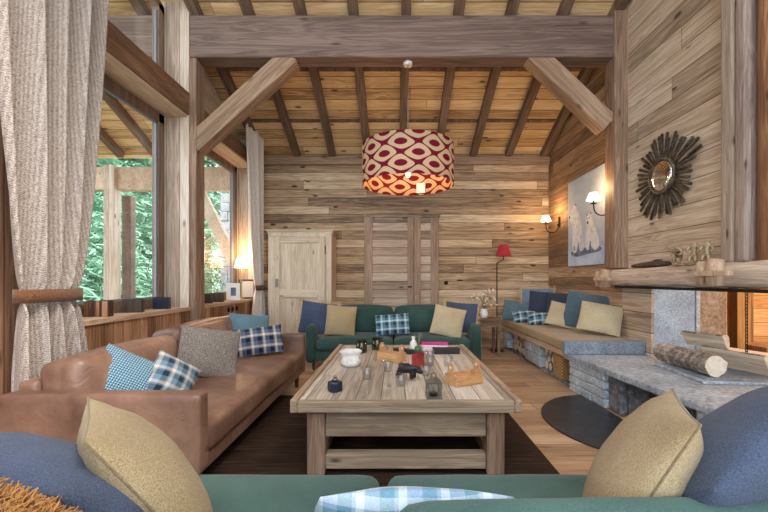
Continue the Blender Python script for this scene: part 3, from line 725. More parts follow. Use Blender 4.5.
# polar bear picture
pc = thing('bear_picture', 'tall pale frameless picture of two white bears on the right wall', 'picture', (XR, 6.05, 1.43))
PW, PH = 1.05, 1.31
fr_ = lambda u, v, d=.03: Vector((-d, -u, v))
MB().bb(-.028, -.002, -PW, 0, 0, PH).build('canvas', M['canvas'], pc, bevel=.003)
def flat(pts, d, th=.0015): return MB().prism([fr_(u, v, d) for u, v in pts], (-th, 0, 0))
flat([(.003, .003), (PW-.003, .003), (PW-.003, .24), (.6, .26), (.3, .24), (.003, .25)], .028).build('printed_snow', M['snow'], pc)
def smoothpoly(p, it=2):
    for _ in range(it):
        q = []
        for i in range(len(p)):
            a, b = p[i], p[(i+1) % len(p)]
            q += [(a[0]*.75+b[0]*.25, a[1]*.75+b[1]*.25), (a[0]*.25+b[0]*.75, a[1]*.25+b[1]*.75)]
        p = q
    return p
b1 = [(.14, .24), (.16, .55), (.13, .66), (.06, .73), (.05, .79), (.12, .82), (.17, .90), (.22, .93), (.28, .90), (.34, .84), (.40, .72), (.46, .52), (.50, .34), (.52, .23), (.40, .20), (.34, .30), (.30, .20), (.2, .2)]
b2 = [(.56, .23), (.57, .42), (.59, .55), (.57, .62), (.60, .70), (.66, .73), (.72, .71), (.75, .62), (.82, .52), (.90, .40), (.95, .25), (.84, .19), (.76, .22), (.70, .30), (.66, .2)]
flat(smoothpoly([(.1, .17), (.3, .13), (.6, .16), (.98, .17), (1.0, .24), (.7, .26), (.3, .25), (.12, .24)]), .0297).build('printed_shadow', M['bearshade'], pc)
flat(smoothpoly(b1), .0312).build('printed_bear', M['bearfur'], pc)
flat(smoothpoly(b2), .0312).build('printed_bear', M['bearfur'], pc)
for p in ([(.31, .22), (.35, .40), (.37, .22)], [(.66, .22), (.70, .38), (.73, .24)], [(.20, .23), (.22, .34), (.24, .23)]):
    flat(smoothpoly(p, 2), .0327, .0012).build('printed_leg_shade', M['bearshade'], pc)
ik = MB()
for u, v, r in ((.06, .765, .022), (.115, .80, .010), (.625, .60, .022), (.63, .66, .009), (.68, .665, .009), (.26, .925, .014), (.61, .715, .014), (.71, .72, .014)):
    ik.prism([fr_(u+r*math.cos(a*math.pi/5), v+r*math.sin(a*math.pi/5), .0327) for a in range(10)], (-.0012, 0, 0))
ik.build('printed_face', M['ink'], pc)

# wall sconces
def sconce(label, y, zs, xb=XR):
    t = thing('wall_sconce', label, 'wall lamp', (xb, y, zs))
    MB().bb(-.02, 0, -.025, .025, -.09, .09).build('backplate', M['iron'], t, bevel=.004)
    MB().tube([(-.02, 0, -.03)]+[(-.13+.10*math.cos(a), 0, -.09+.09*math.sin(a)) for a in [R(k) for k in range(30, -181, -20)]]+[(-.235, 0, -.03)], .008, 8).build('arm', M['iron'], t)
    MB().lathe([(.004, -.04), (.035, -.035), (.04, -.028), (.02, -.025), (.014, -.02), (.014, .02)], 14, (-.235, 0, 0)).build('cup', M['iron'], t)
    MB().lathe([(.085, .01), (.08, .02), (.05, .10), (.045, .105)], 18, (-.235, 0, 0), cap=True).build('shade', M['shadelit'], t)
    l = bpy.data.lights.new('sconce_light', 'POINT'); l.energy = 7; l.color = (1, .62, .28); l.shadow_soft_size = .06
    lo = bpy.data.objects.new('sconce_light', l); COL.objects.link(lo); lo.parent = t; lo.location = (-.235, 0, .17)
    return t
sconce('lit wall sconce left of the bear picture', 6.42, 2.19)
sconce('lit wall sconce in front of the right edge of the bear picture', 4.87, 2.16+.06)

# ================================================================== PENDANT
PX, PY, PZ0, PZ1, PR = .146, 4.68, 2.37, 2.84, .555
pd = thing('pendant_lamp', 'huge drum pendant lamp with dark red ogee print under the crossbeam', 'pendant lamp', (PX, PY, PZ0))
sh = MB().lathe([(PR, 0), (PR, .47), (PR-.004, .47), (PR-.004, 0), (PR, 0)], 72, cap=False)
sh.build('shade', M['ogee'], pd)
MB().tube([(0, 0, .52), (0, 0, 1.49)], .006, 8).build('cord', M['pewter'], pd)
MB().lathe([(.05, 1.46), (.055, 1.49), (.055, 1.499)], 16).build('canopy', M['ceramic'], pd)
sp = MB()
for a in (0, 120, 240): sp.tube([(0, 0, .46), ((PR-.004)*math.cos(R(a)), (PR-.004)*math.sin(R(a)), .46)], .005, 6)
sp.tube([(0, 0, .53), (0, 0, .30)], .016, 8)
sp.build('spider', M['pewter'], pd)
MB().lathe([(.014, .30), (.018, .26), (.026, .20), (.026, .14), (.018, .105), (.004, .10)], 16).build('bulb', M['bulb'], pd)
MB().prism([(.14, .50, .02), (.25, .472, .02), (.25, .472, .15), (.14, .50, .15)], (-.01, -.02, 0)).build('care_label', M['paper'], pd)
l = bpy.data.lights.new('pendant_light', 'POINT'); l.energy = 12; l.color = (1, .56, .24); l.shadow_soft_size = .07
lo = bpy.data.objects.new('pendant_light', l); COL.objects.link(lo); lo.parent = pd; lo.location = (0, 0, .06)

# ================================================================== FURNITURE
# rug
tag(MB().bb(-1.45, 1.02, 1.0, 4.02, .001, .014).build('rug', M['rug']), 'dark brown striped rug under the coffee table', 'rug')
# coffee table
ct = thing('coffee_table', 'large weathered wooden coffee table with raised rim', 'coffee table', (.06, 3.32, 0))
W2, D2, TZ = .70, 1.01, .48
MB().bb(-W2+.03, W2-.03, -D2+.03, D2-.03, TZ-.045, TZ).build('tabletop', M['tabletop'], ct)
for a, b in ((-W2, -W2+.045), (W2-.045, W2)): MB().bb(a, b, -D2, D2, TZ-.062, TZ+.018).build('side_rim', M['tablerim'], ct, bevel=.008)
for a, b in ((-D2, -D2+.045), (D2-.045, D2)): MB().bb(-W2+.045, W2-.045, a, b, TZ-.062, TZ+.010).build('end_rim', M['tablerimx'], ct, bevel=.008)
for sx in (-1, 1):
    for sy in (-1, 1):
        MB().box((sx*.555, sy*.90, .226), (.11, .11, .42)).build('leg', M['tableleg'], ct, bevel=.008)
for sy in (-1, 1):
    MB().bb(-.5, .5, sy*.91-.02, sy*.91+.02, .245, TZ-.045).build('apron', M['tablerimx'], ct, bevel=.005)
    MB().bb(-.5, .5, sy*.90-.04, sy*.90+.04, .045, .14).build('stretcher', M['tablerimx'], ct, bevel=.01)
for sx in (-1, 1):
    MB().bb(sx*.565-.02, sx*.565+.02, -.845, .845, .245, TZ-.045).build('apron', M['tablerim'], ct, bevel=.005)
    MB().bb(sx*.555-.03, sx*.555+.03, -.845, .845, .045, .12).build('stretcher', M['tablerim'], ct, bevel=.008)

# leather sofa (faces +X)
ls = thing('leather_sofa', 'long cognac leather sofa beneath the windows on the left', 'sofa', (-1.6, 3.27, 0))
SX0, SX1, SY0, SY1 = -2.14, -1.05, 2.05, 4.47
wl = dict(world=True)
for y0, y1 in ((SY0, SY0+.11), (SY1-.11, SY1)):
    MB().soft(((SX0+SX1)/2, (y0+y1)/2, .385), (SX1-SX0, y1-y0, .44), .022, 12, (0, .006, .004), .002, y0).build('arm', M['leather'], ls, **wl)
MB().soft((SX0+.06, (SY0+SY1)/2, .40), (.12, SY1-SY0-.22, .50), .03, 8).build('back_frame', M['leather'], ls, **wl)
MB().bb(SX0+.05, SX1-.02, SY0+.11, SY1-.11, .15, .24).build('base_rail', M['leather'], ls, bevel=.012, **wl)
MB().soft(((SX0+.12+SX1-.01)/2+.02, (SY0+SY1)/2, .325), (SX1-SX0-.14, SY1-SY0-.225, .19), .055, 22, (.0, 0, .035), .008, 2).build('seat_cushion', M['leather'], ls, **wl)
ym = 3.16
for i, (y0, y1) in enumerate(((SY0+.12, ym), (ym+.005, SY1-.11))):
    t_ = MB().soft((0, 0, 0), (.27, y1-y0, .42), .06, 16, (.05, .012, .022), .012, 3+i)
    o = t_.build('back_cushion', M['leather'], ls, loc=Vector((SX0+.255, (y0+y1)/2, .552+.05*i))-Vector(ls.location), rot=(0, R(-10), 0))
for x, y in ((SX0+.1, SY0+.1), (SX1-.08, SY0+.1), (SX0+.1, SY1-.1), (SX1-.08, SY1-.1)):
    MB().tube([(x, y, .0), (x, y, .155)], [.018, .026], 10).build('leg', M['darkwood'], ls, **wl)
def stitch(): pass

# green sofas
def green_sofa(label, loc, rotz, mat, W=2.36, seat=.42, front=False):
    t = thing('green_sofa', label, 'sofa', loc, (0, 0, rotz))      # local: faces -Y, back at +Y
    D = .95
    for sx in (-1, 1):
        MB().soft((sx*(W/2-.065), -.01, .36), (.13, D-.04, .50), .05, 10, (.008, 0, .01)).build('arm', mat, t)
    MB().bb(-W/2+.12, W/2-.12, -D/2+.05, D/2-.05, .13, .27).build('base', mat, t, bevel=.02)
    MB().soft((0, D/2-.09, .43), (W-.24, .16, .58), .05, 10, (0, .006, .008)).build('back_frame', mat, t)
    w = (W-.27)/2
    for sx in (-1, 1):
        MB().soft((sx*(w/2+.004), -.075, .345), (w-.01, D-.17, .17), .06, 14, (.0, .012, .03), .005, sx*3).build('seat_cushion', mat, t)
        if not front:
            MB().soft((0, 0, 0), (w-.01, .20, .42), .075, 14, (.0, .04, .03), .006, sx*5).build('back_cushion', mat, t, loc=(sx*(w/2+.004), D/2-.27, .615), rot=(R(-9), 0, 0))
    for sx in (-1, 1):
        for sy in (-1, 1):
            MB().tube([(sx*(W/2-.1), sy*(D/2-.1), 0), (sx*(W/2-.1), sy*(D/2-.1), .14)], [.016, .024], 8).build('leg', M['darkwood'], t)
    return t
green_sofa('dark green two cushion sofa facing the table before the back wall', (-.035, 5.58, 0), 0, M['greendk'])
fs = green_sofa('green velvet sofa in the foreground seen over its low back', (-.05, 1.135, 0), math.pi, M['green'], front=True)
w = (2.36-.27)/2
# its back cushions: the right one plump and upright, the left one squashed
MB().soft((0, 0, 0), (w-.01, .17, .40), .07, 14, (0, .02, .02), .006, 4).build('back_cushion', M['green'], fs, loc=(-(w/2+.03), .30, .522), rot=(R(-4), 0, 0))
MB().soft((0, 0, 0), (w-.01, .17, .32), .07, 14, (0, .02, .01), .006, 9).build('back_cushion', M['green'], fs, loc=((w/2+.02), .30, .52), rot=(R(-4), 0, 0))

# ------------------------------------------------------------------ pillows
def pillow(name, label, loc, size=(.45, .45), th=.16, yaw=0, tilt=0, roll=0, mat='beige', pipe=None, fringe=None, seed=0, group=None, wr=.010, power=.62, cat='cushion', N=18, pin=.04):
    W, Hh = size; n = N
    t = thing(name, label, cat, loc, group=group)
    mm = Matrix.Rotation(R(yaw), 3, 'Z') @ Matrix.Rotation(R(-tilt), 3, 'X') @ Matrix.Rotation(R(roll), 3, 'Y')
    t.rotation_euler = mm.to_euler(); t.matrix_basis = Matrix.Translation(Vector(loc)) @ mm.to_4x4()
    def pos(i, j, sgn):
        u, v = -1+2*i/n, -1+2*j/n
        uu, vv = math.sin(u*math.pi/2), math.sin(v*math.pi/2)
        x = W/2*uu*(1-pin*(1-vv*vv)); z = Hh/2*vv*(1-pin*(1-uu*uu))
        e = max(0, (1-uu*uu)*(1-vv*vv))
        y = sgn*th/2*(e**power)
        if e > 0:
            q = Vector((x*5+seed*3.1, sgn*2+seed, z*5)); k = min(1, e*5)
            y += (noise.noise(q)*wr+noise.noise(q*2.7)*wr*.5)*k
        return Vector((x, y, z))
    m = MB(); vs = []; idx = {}
    for sgn in (-1, 1):
        for i in range(n+1):
            for j in range(n+1):
                bd = i in (0, n) or j in (0, n)
                if bd and sgn == 1: idx[(1, i, j)] = idx[(-1, i, j)]; continue
                idx[(sgn, i, j)] = len(vs); vs.append(pos(i, j, sgn))
    fs = []
    for sgn in (-1, 1):
        for i in range(n):
            for j in range(n):
                q = (idx[(sgn, i, j)], idx[(sgn, i+1, j)], idx[(sgn, i+1, j+1)], idx[(sgn, i, j+1)])
                fs.append(q if sgn == -1 else q[::-1])
    m.add(vs, fs, 0, True); m.build('cover', M[mat], t)
    ring = [pos(i, 0, 0) for i in range(n)]+[pos(n, j, 0) for j in range(n)]+[pos(n-i, n, 0) for i in range(n)]+[pos(0, n-j, 0) for j in range(n)]
    if pipe: MB().tube(ring+[ring[0]], .0028, 6, cap=False).build('piping', M[pipe], t)
    if fringe:
        f = MB(); rg = random.Random(seed)
        for i in range(len(ring)):
            a, b = ring[i], ring[(i+1) % len(ring)]
            for k in range(6):
                p = a.lerp(b, k/6); d = Vector((p.x/(W/2), 0, p.z/(Hh/2))); d = Vector((d.x**5, 0, d.z**5))
                d.normalize(); d += Vector((rg.uniform(-.5, .5), rg.uniform(-.6, .6), rg.uniform(-.5, .5)))
                ln = rg.uniform(.03, .055)
                f.tube([p, p+d*ln*.6, p+d*ln+Vector((0, 0, -.006))], [.0045, .004, .002], 4, cap=False)
        f.build('fringe', M[fringe], t)
    return t
# back sofa cushions
pillow('fringed_cushion', 'blue fringed cushion at the left end of the back sofa', (-1.10, 5.42, .68), (.50, .46), .15, 10, 14, 8, 'navy', None, 'fringelt', 1)
pillow('wool_cushion', 'beige cushion second from the left on the back sofa', (-.77, 5.35, .655), (.42, .42), .14, 6, 12, 5, 'beige', 'pipe', None, 2)
pillow('plaid_cushion', 'small teal plaid lumbar cushion in the middle of the back sofa', (-.05, 5.36, .60), (.48, .29), .13, 0, 14, -4, 'plaidteal', None, None, 3)
pillow('wool_cushion', 'pale beige cushion propped at the right end of the back sofa', (.72, 5.32, .645), (.44, .42), .14, -8, 16, 12, 'beigelt', 'pipe', None, 4)
pillow('fringed_cushion', 'dark blue fringed cushion behind the pale beige one on the back sofa', (.93, 5.52, .68), (.46, .44), .15, -14, 12, 4, 'navy', None, 'fringelt', 5)
# leather sofa cushions
pillow('knitted_cushion', 'blue knitted cushion slumped behind the near arm of the leather sofa', (-1.69, 2.40, .55), (.45, .42), .17, 38, 26, 32, 'knit', None, None, 6)
pillow('plaid_cushion', 'blue and brown plaid cushion right of the knitted one on the leather sofa', (-1.50, 2.56, .545), (.31, .33), .16, 58, 24, 38, 'plaidblue', None, None, 7)
pillow('tweed_cushion', 'grey tweed cushion in the middle of the leather sofa', (-1.52, 3.12, .63), (.46, .42), .16, 36, 26, 12, 'tweed', None, None, 8)
pillow('plaid_cushion', 'dark navy plaid lumbar cushion at the far end of the leather sofa', (-1.45, 3.98, .585), (.54, .30), .15, 22, 22, -5, 'plaidnavy', None, None, 9)
pillow('wool_cushion', 'teal grey cushion behind the navy plaid one on the leather sofa', (-1.60, 4.16, .665), (.42, .40), .14, 24, 26, 6, 'tealgrey', None, None, 10)
# foreground cushions
pillow('flannel_cushion', 'huge blue flannel cushion filling the bottom left corner', (-.82, 1.0, .62), (.62, .56), .26, 155, 42, 0, 'navylt', None, None, 11, power=.5, N=26, pin=-.05)
shag = pillow('fringed_cushion', 'ochre shaggy fringe of a cushion cut off by the bottom left corner', (-.70, .60, .825), (.30, .20), .10, 165, 60, 0, 'fringe', None, 'fringe', 31)
tf = MB(); rg = random.Random(12)
cv = [c for c in shag.children if c.name.startswith('cover')][0].data
for p in cv.polygons:
    for k in range(9):
        q = p.center+Vector((rg.uniform(-.01, .01), 0, rg.uniform(-.008, .008))); d = (p.normal+Vector((rg.uniform(-.9, .9), rg.uniform(-.5, .5), rg.uniform(-.9, .9)))).normalized()*rg.uniform(.02, .04)
        tf.tube([q, q+d*.6, q+d+Vector((rg.uniform(-.006, .006), 0, rg.uniform(-.006, .006)))], [.0024, .002, .001], 4, cap=False)
tag(tf.build('yarn_tufts', M['fringe'], shag), kind='stuff')
pillow('wool_cushion', 'beige wool cushion leaning on the blue one in the left foreground', (-.672, 1.04, .678), (.48, .48), .20, 130, 33, 4, 'beige', 'pipe', None, 12, power=.55, N=26)
pillow('wool_cushion', 'beige wool cushion leaning on the navy one in the right foreground', (.672, 1.07, .68), (.47, .47), .20, -122, 27, -5, 'beige', 'pipe', None, 13, power=.55, N=26)
pillow('flannel_cushion', 'large navy flannel cushion in the bottom right corner', (.96, 1.10, .685), (.66, .58), .26, -145, 38, 25, 'navylt', None, None, 14, power=.5, N=26, pin=-.06)
pillow('plaid_cushion', 'light teal plaid cushion at the middle of the bottom edge', (.05, .955, .572), (.46, .28), .14, 0, -18, 0, 'plaidlight', None, None, 15, N=26, pin=-.14)

# ================================================================== BENCH
bn = thing('bench', 'built in stone and timber bench along the right wall', 'bench', (2.3, 5.6, 0))
MB().bb(1.90, XR, 4.30, YB, .345, .42).build('seat_board', M['sill'], bn, world=True, bevel=.008)
MB().bb(1.97, XR, 4.30, YB, .001, .04).build('plinth', M['blockdk'], bn, world=True)
for (ya, yb) in ((5.77, 5.18), (6.88, 6.65)):
    q = MB(); blocks(q, (1.94, ya), (1.94, yb), .6, .04, .345, 2, .2, int(ya*10), .01)
    q.build('stone_pier', M['block'], bn, world=True, bevel=.012)
MB().bb(2.5, 2.6, 4.30, YB, .04, .345).build('back_panel', M['darkwood'], bn, world=True)
tag(MB().soft((2.305, 5.58, .482), (.85, 2.56, .115), .025, 16, (0, 0, .006), .003, 1).build('bench_cushion', M['benchcloth']), 'long tan seat cushion on the built in bench', 'seat cushion')
# firewood under the bench: logs end-on
rg = random.Random(4)
def firewood(label, y0, y1):
    rows = []
    z = .10; r = .06; k = 0
    while z < .32:
        y = y0+.06+(.05 if k % 2 else 0)
        while y < y1-.05:
            rr = r*rg.uniform(.85, 1.0)
            rows.append((y, z, rr)); y += .115
        z += .095; k += 1
    rows.sort(key=lambda q: (round(q[1]/.095), q[0]))
    wd = ['lowest', 'middle', 'top']
    for i, (y, z, rr) in enumerate(rows):
        o = splitlog('firewood_log', '', (1.99+rg.uniform(0, .03), y, z), (2.48, y, z), rr, rg.choice([None, .4, .2]), i+int(y*10), 'firewood under the bench')
        o.rotation_euler.x = rg.uniform(0, 6)
        lv = int((z-.09)/.095+.2)
        col = int((y-y0)/.115)
        o['label'] = f'{wd[min(lv,2)]} row firewood log, {names[min(col,8)]} from the fireplace, {label}'
firewood('beside the wicker basket', 4.80, 5.17)
firewood('between the stone piers', 5.79, 6.64)
bk = thing('wicker_basket', 'honey wicker basket stowed under the near end of the bench', 'basket', (2.15, 4.64, .041))
wk = MB(); wk.bb(-.2, .2, -.135, .135, 0, .02).bb(-.2, -.185, -.135, .135, .02, .26).bb(.185, .2, -.135, .135, .02, .26).bb(-.185, .185, -.135, -.12, .02, .26).bb(-.185, .185, .12, .135, .02, .26)
wk.build('body', M['wicker'], bk, bevel=.008)
MB().tube([(-.205, -.05, .17), (-.225, -.03, .155), (-.225, .03, .155), (-.205, .05, .17)], .008, 6).build('handle', M['wicker'], bk)
MB().tube([(-.195, -.13, .265), (.195, -.13, .265), (.195, .13, .265), (-.195, .13, .265), (-.195, -.13, .265)], .012, 6).build('rim', M['wicker'], bk)
# bench cushions
pillow('wool_cushion', 'pale tan cushion nearest the fireplace on the bench', (2.50, 4.70, .755), (.48, .40), .15, -26, 30, 10, 'beigelt', 'pipe', None, 20)
pillow('wool_cushion', 'tan cushion in the middle of the bench before the big teal one', (2.38, 5.34, .72), (.52, .38), .14, -24, 34, 14, 'beigelt', 'pipe', None, 21)
pillow('wool_cushion', 'large teal grey cushion leaning on the wall between the two tan ones', (2.545, 5.10, .80), (.62, .50), .13, -44, 14, 8, 'tealdk', None, None, 22)
pillow('linen_cushion', 'dark navy cushion just left of the large teal one on the bench', (2.52, 5.82, .80), (.46, .46), .14, -34, 14, 2, 'navydk', None, None, 23)
pillow('linen_cushion', 'dark blue cushion further along the bench than the navy one', (2.36, 6.12, .80), (.48, .48), .14, -26, 12, 4, 'navydk', None, None, 24)
pillow('weave_cushion', 'blue grey patterned cushion peeping up at the back of the bench', (2.36, 6.42, .83), (.50, .50), .13, -20, 10, 0, 'bluegrey', None, 'fringelt', 25)
pillow('wool_cushion', 'light teal cushion at the far left end of the bench', (2.02, 6.50, .70), (.42, .40), .14, -14, 38, 10, 'tealgrey', None, None, 26)
pillow('plaid_bolster', 'teal plaid bolster further from the fireplace on the bench', (2.14, 6.16, .635), (.52, .22), .17, -8, 40, -3, 'plaidteal', None, None, 27)
pillow('plaid_bolster', 'teal plaid bolster nearer the fireplace beside the tan cushion', (2.24, 5.80, .635), (.48, .22), .17, -12, 40, -3, 'plaidteal', None, None, 28)

# ================================================================== BACK WALL FURNITURE
ar = thing('armoire', 'pale pine armoire against the back wall left of the sofa', 'armoire', (-1.595, 6.62, 0))
AW, AD, AH = 1.05, .53, 2.0
fy = -AD/2
MB().bb(-AW/2, AW/2, fy+.03, AD/2-.0, .06, AH).build('body', M['armoire'], ar, bevel=.006)
MB().bb(-AW/2-.02, AW/2+.02, fy-.0, AD/2, AH, AH+.03).bb(-AW/2-.045, AW/2+.045, fy-.025, AD/2, AH+.03, AH+.055).build('cornice', M['armoirex'], ar, bevel=.008)
MB().bb(-AW/2, AW/2, fy+.01, fy+.03, .06, .14).bb(-AW/2, AW/2, fy+.01, fy+.03, AH-.06, AH).bb(AW/2-.10, AW/2, fy+.01, fy+.03, .14, AH-.06).bb(-AW/2, -AW/2+.02, fy+.01, fy+.03, .14, AH-.06).build('face_frame', M['armoire'], ar, bevel=.004)
dr = MB().bb(-AW/2+.024, AW/2-.106, fy+.018, fy+.028, .145, AH-.065).build('door', M['armoire'], ar)
x0, x1 = -AW/2+.024, AW/2-.106
MB().bb(x0, x0+.17, fy-.008, fy+.018, .145, AH-.065).build('stile', M['armoire'], dr, bevel=.004)
MB().bb(x1-.10, x1, fy-.008, fy+.018, .145, AH-.065).build('stile', M['armoire'], dr, bevel=.004)
for z0_, z1_ in ((AH-.165, AH-.065), (.93, 1.06), (.145, .27)):
    MB().bb(x0+.17, x1-.10, fy-.006, fy+.018, z0_, z1_).build('rail', M['armoirex'], dr, bevel=.004)
MB().bb(x0+.10, x0+.15, fy-.016, fy-.008, 1.10, 1.24).tube([(x0+.125, fy-.016, 1.17), (x0+.125, fy-.045, 1.17)], [.012, .016], 8).build('lock', M['pewter'], dr, bevel=.002)
for zz in (.5, 1.65): MB().tube([(x1+.004, fy-.004, zz), (x1+.004, fy-.004, zz+.14)], .008, 8).build('hinge', M['iron'], dr)
for sx in (-1, 1):
    for sy in (-1, 1): MB().box((sx*(AW/2-.06), sy*(AD/2-.07), .03), (.08, .08, .06)).build('foot', M['armoire'], ar)

st = thing('side_table', 'small brown side table right of the back sofa', 'side table', (1.47, 6.28, 0))
MB().bb(-.20, .20, -.2, .2, .575, .605).build('tabletop', M['sidetable'], st, bevel=.005)
for sx in (-1, 1):
    for sy in (-1, 1): MB().box((sx*.165, sy*.165, .2875), (.045, .045, .575)).build('leg', M['sidetable'], st, bevel=.004)
MB().bb(-.15, .15, -.175, -.155, .47, .575).bb(-.15, .15, .155, .175, .47, .575).bb(-.175, -.155, -.15, .15, .47, .575).bb(.155, .175, -.15, .15, .47, .575).build('apron', M['sidetable'], st)
vz = thing('flower_vase', 'white vase of dried pale flowers on the small side table', 'vase', (1.42, 6.2, .606))
MB().lathe([(.045, 0), (.06, .02), (.062, .09), (.045, .13), (.05, .15)], 18).build('vase', M['ceramic'], vz)
rg = random.Random(3); sm_ = MB(); fl = MB()
for i in range(26):
    a = rg.uniform(0, 6.28); e = rg.uniform(.05, .24); hgt = rg.uniform(.22, .46)
    p = Vector((math.cos(a)*e, math.sin(a)*e, hgt))
    sm_.tube([(0, 0, .13), p*.6+Vector((0, 0, .05)), p], .003, 4, cap=False)
    for k in range(2): fl.blob(p+Vector((rg.uniform(-.02, .02), rg.uniform(-.02, .02), rg.uniform(-.02, .02))), rg.uniform(.009, .02), n=5)
sm_.build('stems', M['stem'], vz); tag(fl.build('flowers', M['flower'], vz), kind='stuff')
fl_ = thing('floor_lamp', 'slim black floor lamp with small red shade by the back wall', 'floor lamp', (1.74, 6.62, 0))
MB().lathe([(.12, 0), (.12, .012), (.02, .025)], 20).build('base', M['iron'], fl_)
MB().tube([(0, 0, .02), (0, 0, 1.52)], .010, 8).build('pole', M['iron'], fl_)
MB().tube([(0, 0, 1.46), (.0, 0, 1.50), (.06, 0, 1.55), (.11, 0, 1.57), (.115, 0, 1.66)], .008, 8).build('arm', M['iron'], fl_)
MB().lathe([(.135, 1.63), (.07, 1.83), (.066, 1.83), (.131, 1.63), (.135, 1.63)], 24, (.115, 0, 0), cap=False).build('shade', M['redshade'], fl_)
tag(MB().lathe([(.035, 0), (.035, .012), (.01, .02)], 16).build('wall_switch', M['iron'], loc=((446-CX)/F*6.9, 6.9, 1.17), rot=(R(90), 0, 0)), 'round black switch on the back wall right of the hidden door', 'switch')

# ================================================================== CURTAINS
def curtain(label, x, ytop, ytie, ybot, ztop, ztie, zbot, mat, folds, amp, name='curtain'):
    t = thing(name, label, 'curtain', (x, (ytie[0]+ytie[1])/2, zbot))
    nz, ns = 60, folds*14
    m = MB(); vs = []
    for i in range(nz+1):
        z = zbot+(ztop-zbot)*i/nz
        if z >= ztie:
            f = min(1, (z-ztie)/(ztop-ztie)); f = f**.55
            ya = ytie[0]+(ytop[0]-ytie[0])*f; yb = ytie[1]+(ytop[1]-ytie[1])*f
            am = amp*(.55+.45*f)
        else:
            f = min(1, (ztie-z)/.5); f = f**.6
            ya = ytie[0]+(ybot[0]-ytie[0])*f; yb = ytie[1]+(ybot[1]-ytie[1])*f
            am = amp*(.55+.4*f)
        pin = math.exp(-((z-ztie)/.05)**2)
        for s in range(ns+1):
            u = s/ns
            ph = u*folds*2*math.pi+.6*math.sin(u*9+1.3)+.25*math.sin(z*1.7+u*5)
            k = math.sin(ph)*(1+.35*math.sin(u*17+2)); 
            xx = x+am*k*(1-.55*pin)+.05*math.sin(math.pi*u)*(1-0*pin)
            yy = ya+(yb-ya)*u+am*.35*math.sin(2*ph)/2
            vs.append((xx, yy, z))
    w = ns+1
    m.add(vs, [(i*w+s, i*w+s+1, (i+1)*w+s+1, (i+1)*w+s) for i in range(nz) for s in range(ns)], 0, True)
    o = m.build('drape', mat, t, world=True)
    sd = o.modifiers.new('thick', 'SOLIDIFY'); sd.thickness = .004
    ring = []
    yc, yh = (ytie[0]+ytie[1])/2, (ytie[1]-ytie[0])/2+.015
    m = MB(); n = 40; vs = []
    xh = amp*.42+.045
    for k in range(n):
        a = 2*math.pi*k/n
        c = abs(math.cos(a))**.7*math.copysign(1, math.cos(a)); s_ = abs(math.sin(a))**.7*math.copysign(1, math.sin(a))
        for dz, e in ((-.042, 0), (.042, 0)): vs.append((x+.03+xh*s_, yc+yh*c, ztie+dz))
    m.add(vs, [(2*k, 2*((k+1) % n), 2*((k+1) % n)+1, 2*k+1) for k in range(n)], 0, True)
    o = m.build('tieback', M['tie'], t, world=True); sd = o.modifiers.new('thick', 'SOLIDIFY'); sd.thickness = .006
    return t
curtain('heavy herringbone curtain tied back at the left edge of the photo', -2.31, (2.10, 3.12), (2.33, 2.74), (2.28, 2.86), 3.55, 1.12, .02, M['curtain'], 5, .10)
curtain('pale curtain tied back in the far corner beside the armoire', -2.36, (5.98, 6.84), (6.42, 6.76), (6.25, 6.85), 3.66, 1.09, .02, M['curtain2'], 6, .04)

# ================================================================== SILL THINGS
def slatbox(name, label, px, y, w, h, mat, x=-2.60):
    t = thing(name, label, 'box', (x, y, .901), (0, 0, R(8)))
    MB().bb(-w/2, w/2, -.035, .035, .0, h).build('body', mat, t, bevel=.003)
    MB().bb(-w/2+.01, w/2-.01, -.025, .025, h, h+.004).build('lid', M['iron'], t)
slatbox('candle_box', 'brown slatted box on the sill beside the big curtain', 100, 3.36, .20, .135, M['stripwood'])
slatbox('candle_box', 'dark box in the middle of the near window sill', 133, 3.80, .175, .125, M['darkwood'])
slatbox('candle_box', 'dark glossy box by the pale pier on the near window sill', 160, 4.24, .16, .125, M['navybox'], -2.585)
slatbox('candle_box', 'dark box beside the post on the far window sill', 208, 5.28, .15, .13, M['darkwood'])
slatbox('candle_box', 'dark box right of its twin on the far window sill', 218, 5.60, .16, .13, M['darkwood'])
tl = thing('table_lamp', 'small lit table lamp standing on the far window sill', 'table lamp', (-2.56, 6.36, .901))
MB().lathe([(.05, 0), (.05, .012), (.012, .03), (.009, .25), (.018, .30), (.008, .34), (.008, .56)], 16).build('base', M['bronze'], tl)
MB().lathe([(.115, .52), (.065, .70)], 20, cap=False).build('lamp_shade', M['lampshadelit'], tl)
l = bpy.data.lights.new('table_lamp_light', 'POINT'); l.energy = 9; l.color = (1, .62, .3); l.shadow_soft_size = .05
lo = bpy.data.objects.new('table_lamp_light', l); COL.objects.link(lo); lo.parent = tl; lo.location = (0, 0, .76)
pf = thing('photo_frame', 'small white photo frame in front of the lamp on the far sill', 'photo frame', (-2.57, 6.06, .901), (0, 0, R(25)))
MB().bb(-.10, .10, -.01, .01, 0, .27).build('mount', M['paper'], pf, bevel=.003)
MB().bb(-.035, .04, -.014, -.010, .07, .20).build('photo', M['bearshade'], pf)
MB().bb(-.02, .02, .01, .09, 0, .012).build('stand', M['iron'], pf)
pf = thing('photo_frame', 'dark wooden photo frame leaning behind the white one on the far sill', 'photo frame', (-2.52, 6.50, .901), (0, 0, R(30)))
MB().bb(-.13, .13, -.012, .012, 0, .33).build('frame', M['darkwood'], pf, bevel=.004)
MB().bb(-.10, .10, -.015, -.012, .03, .30).build('photo', M['plaster'], pf)
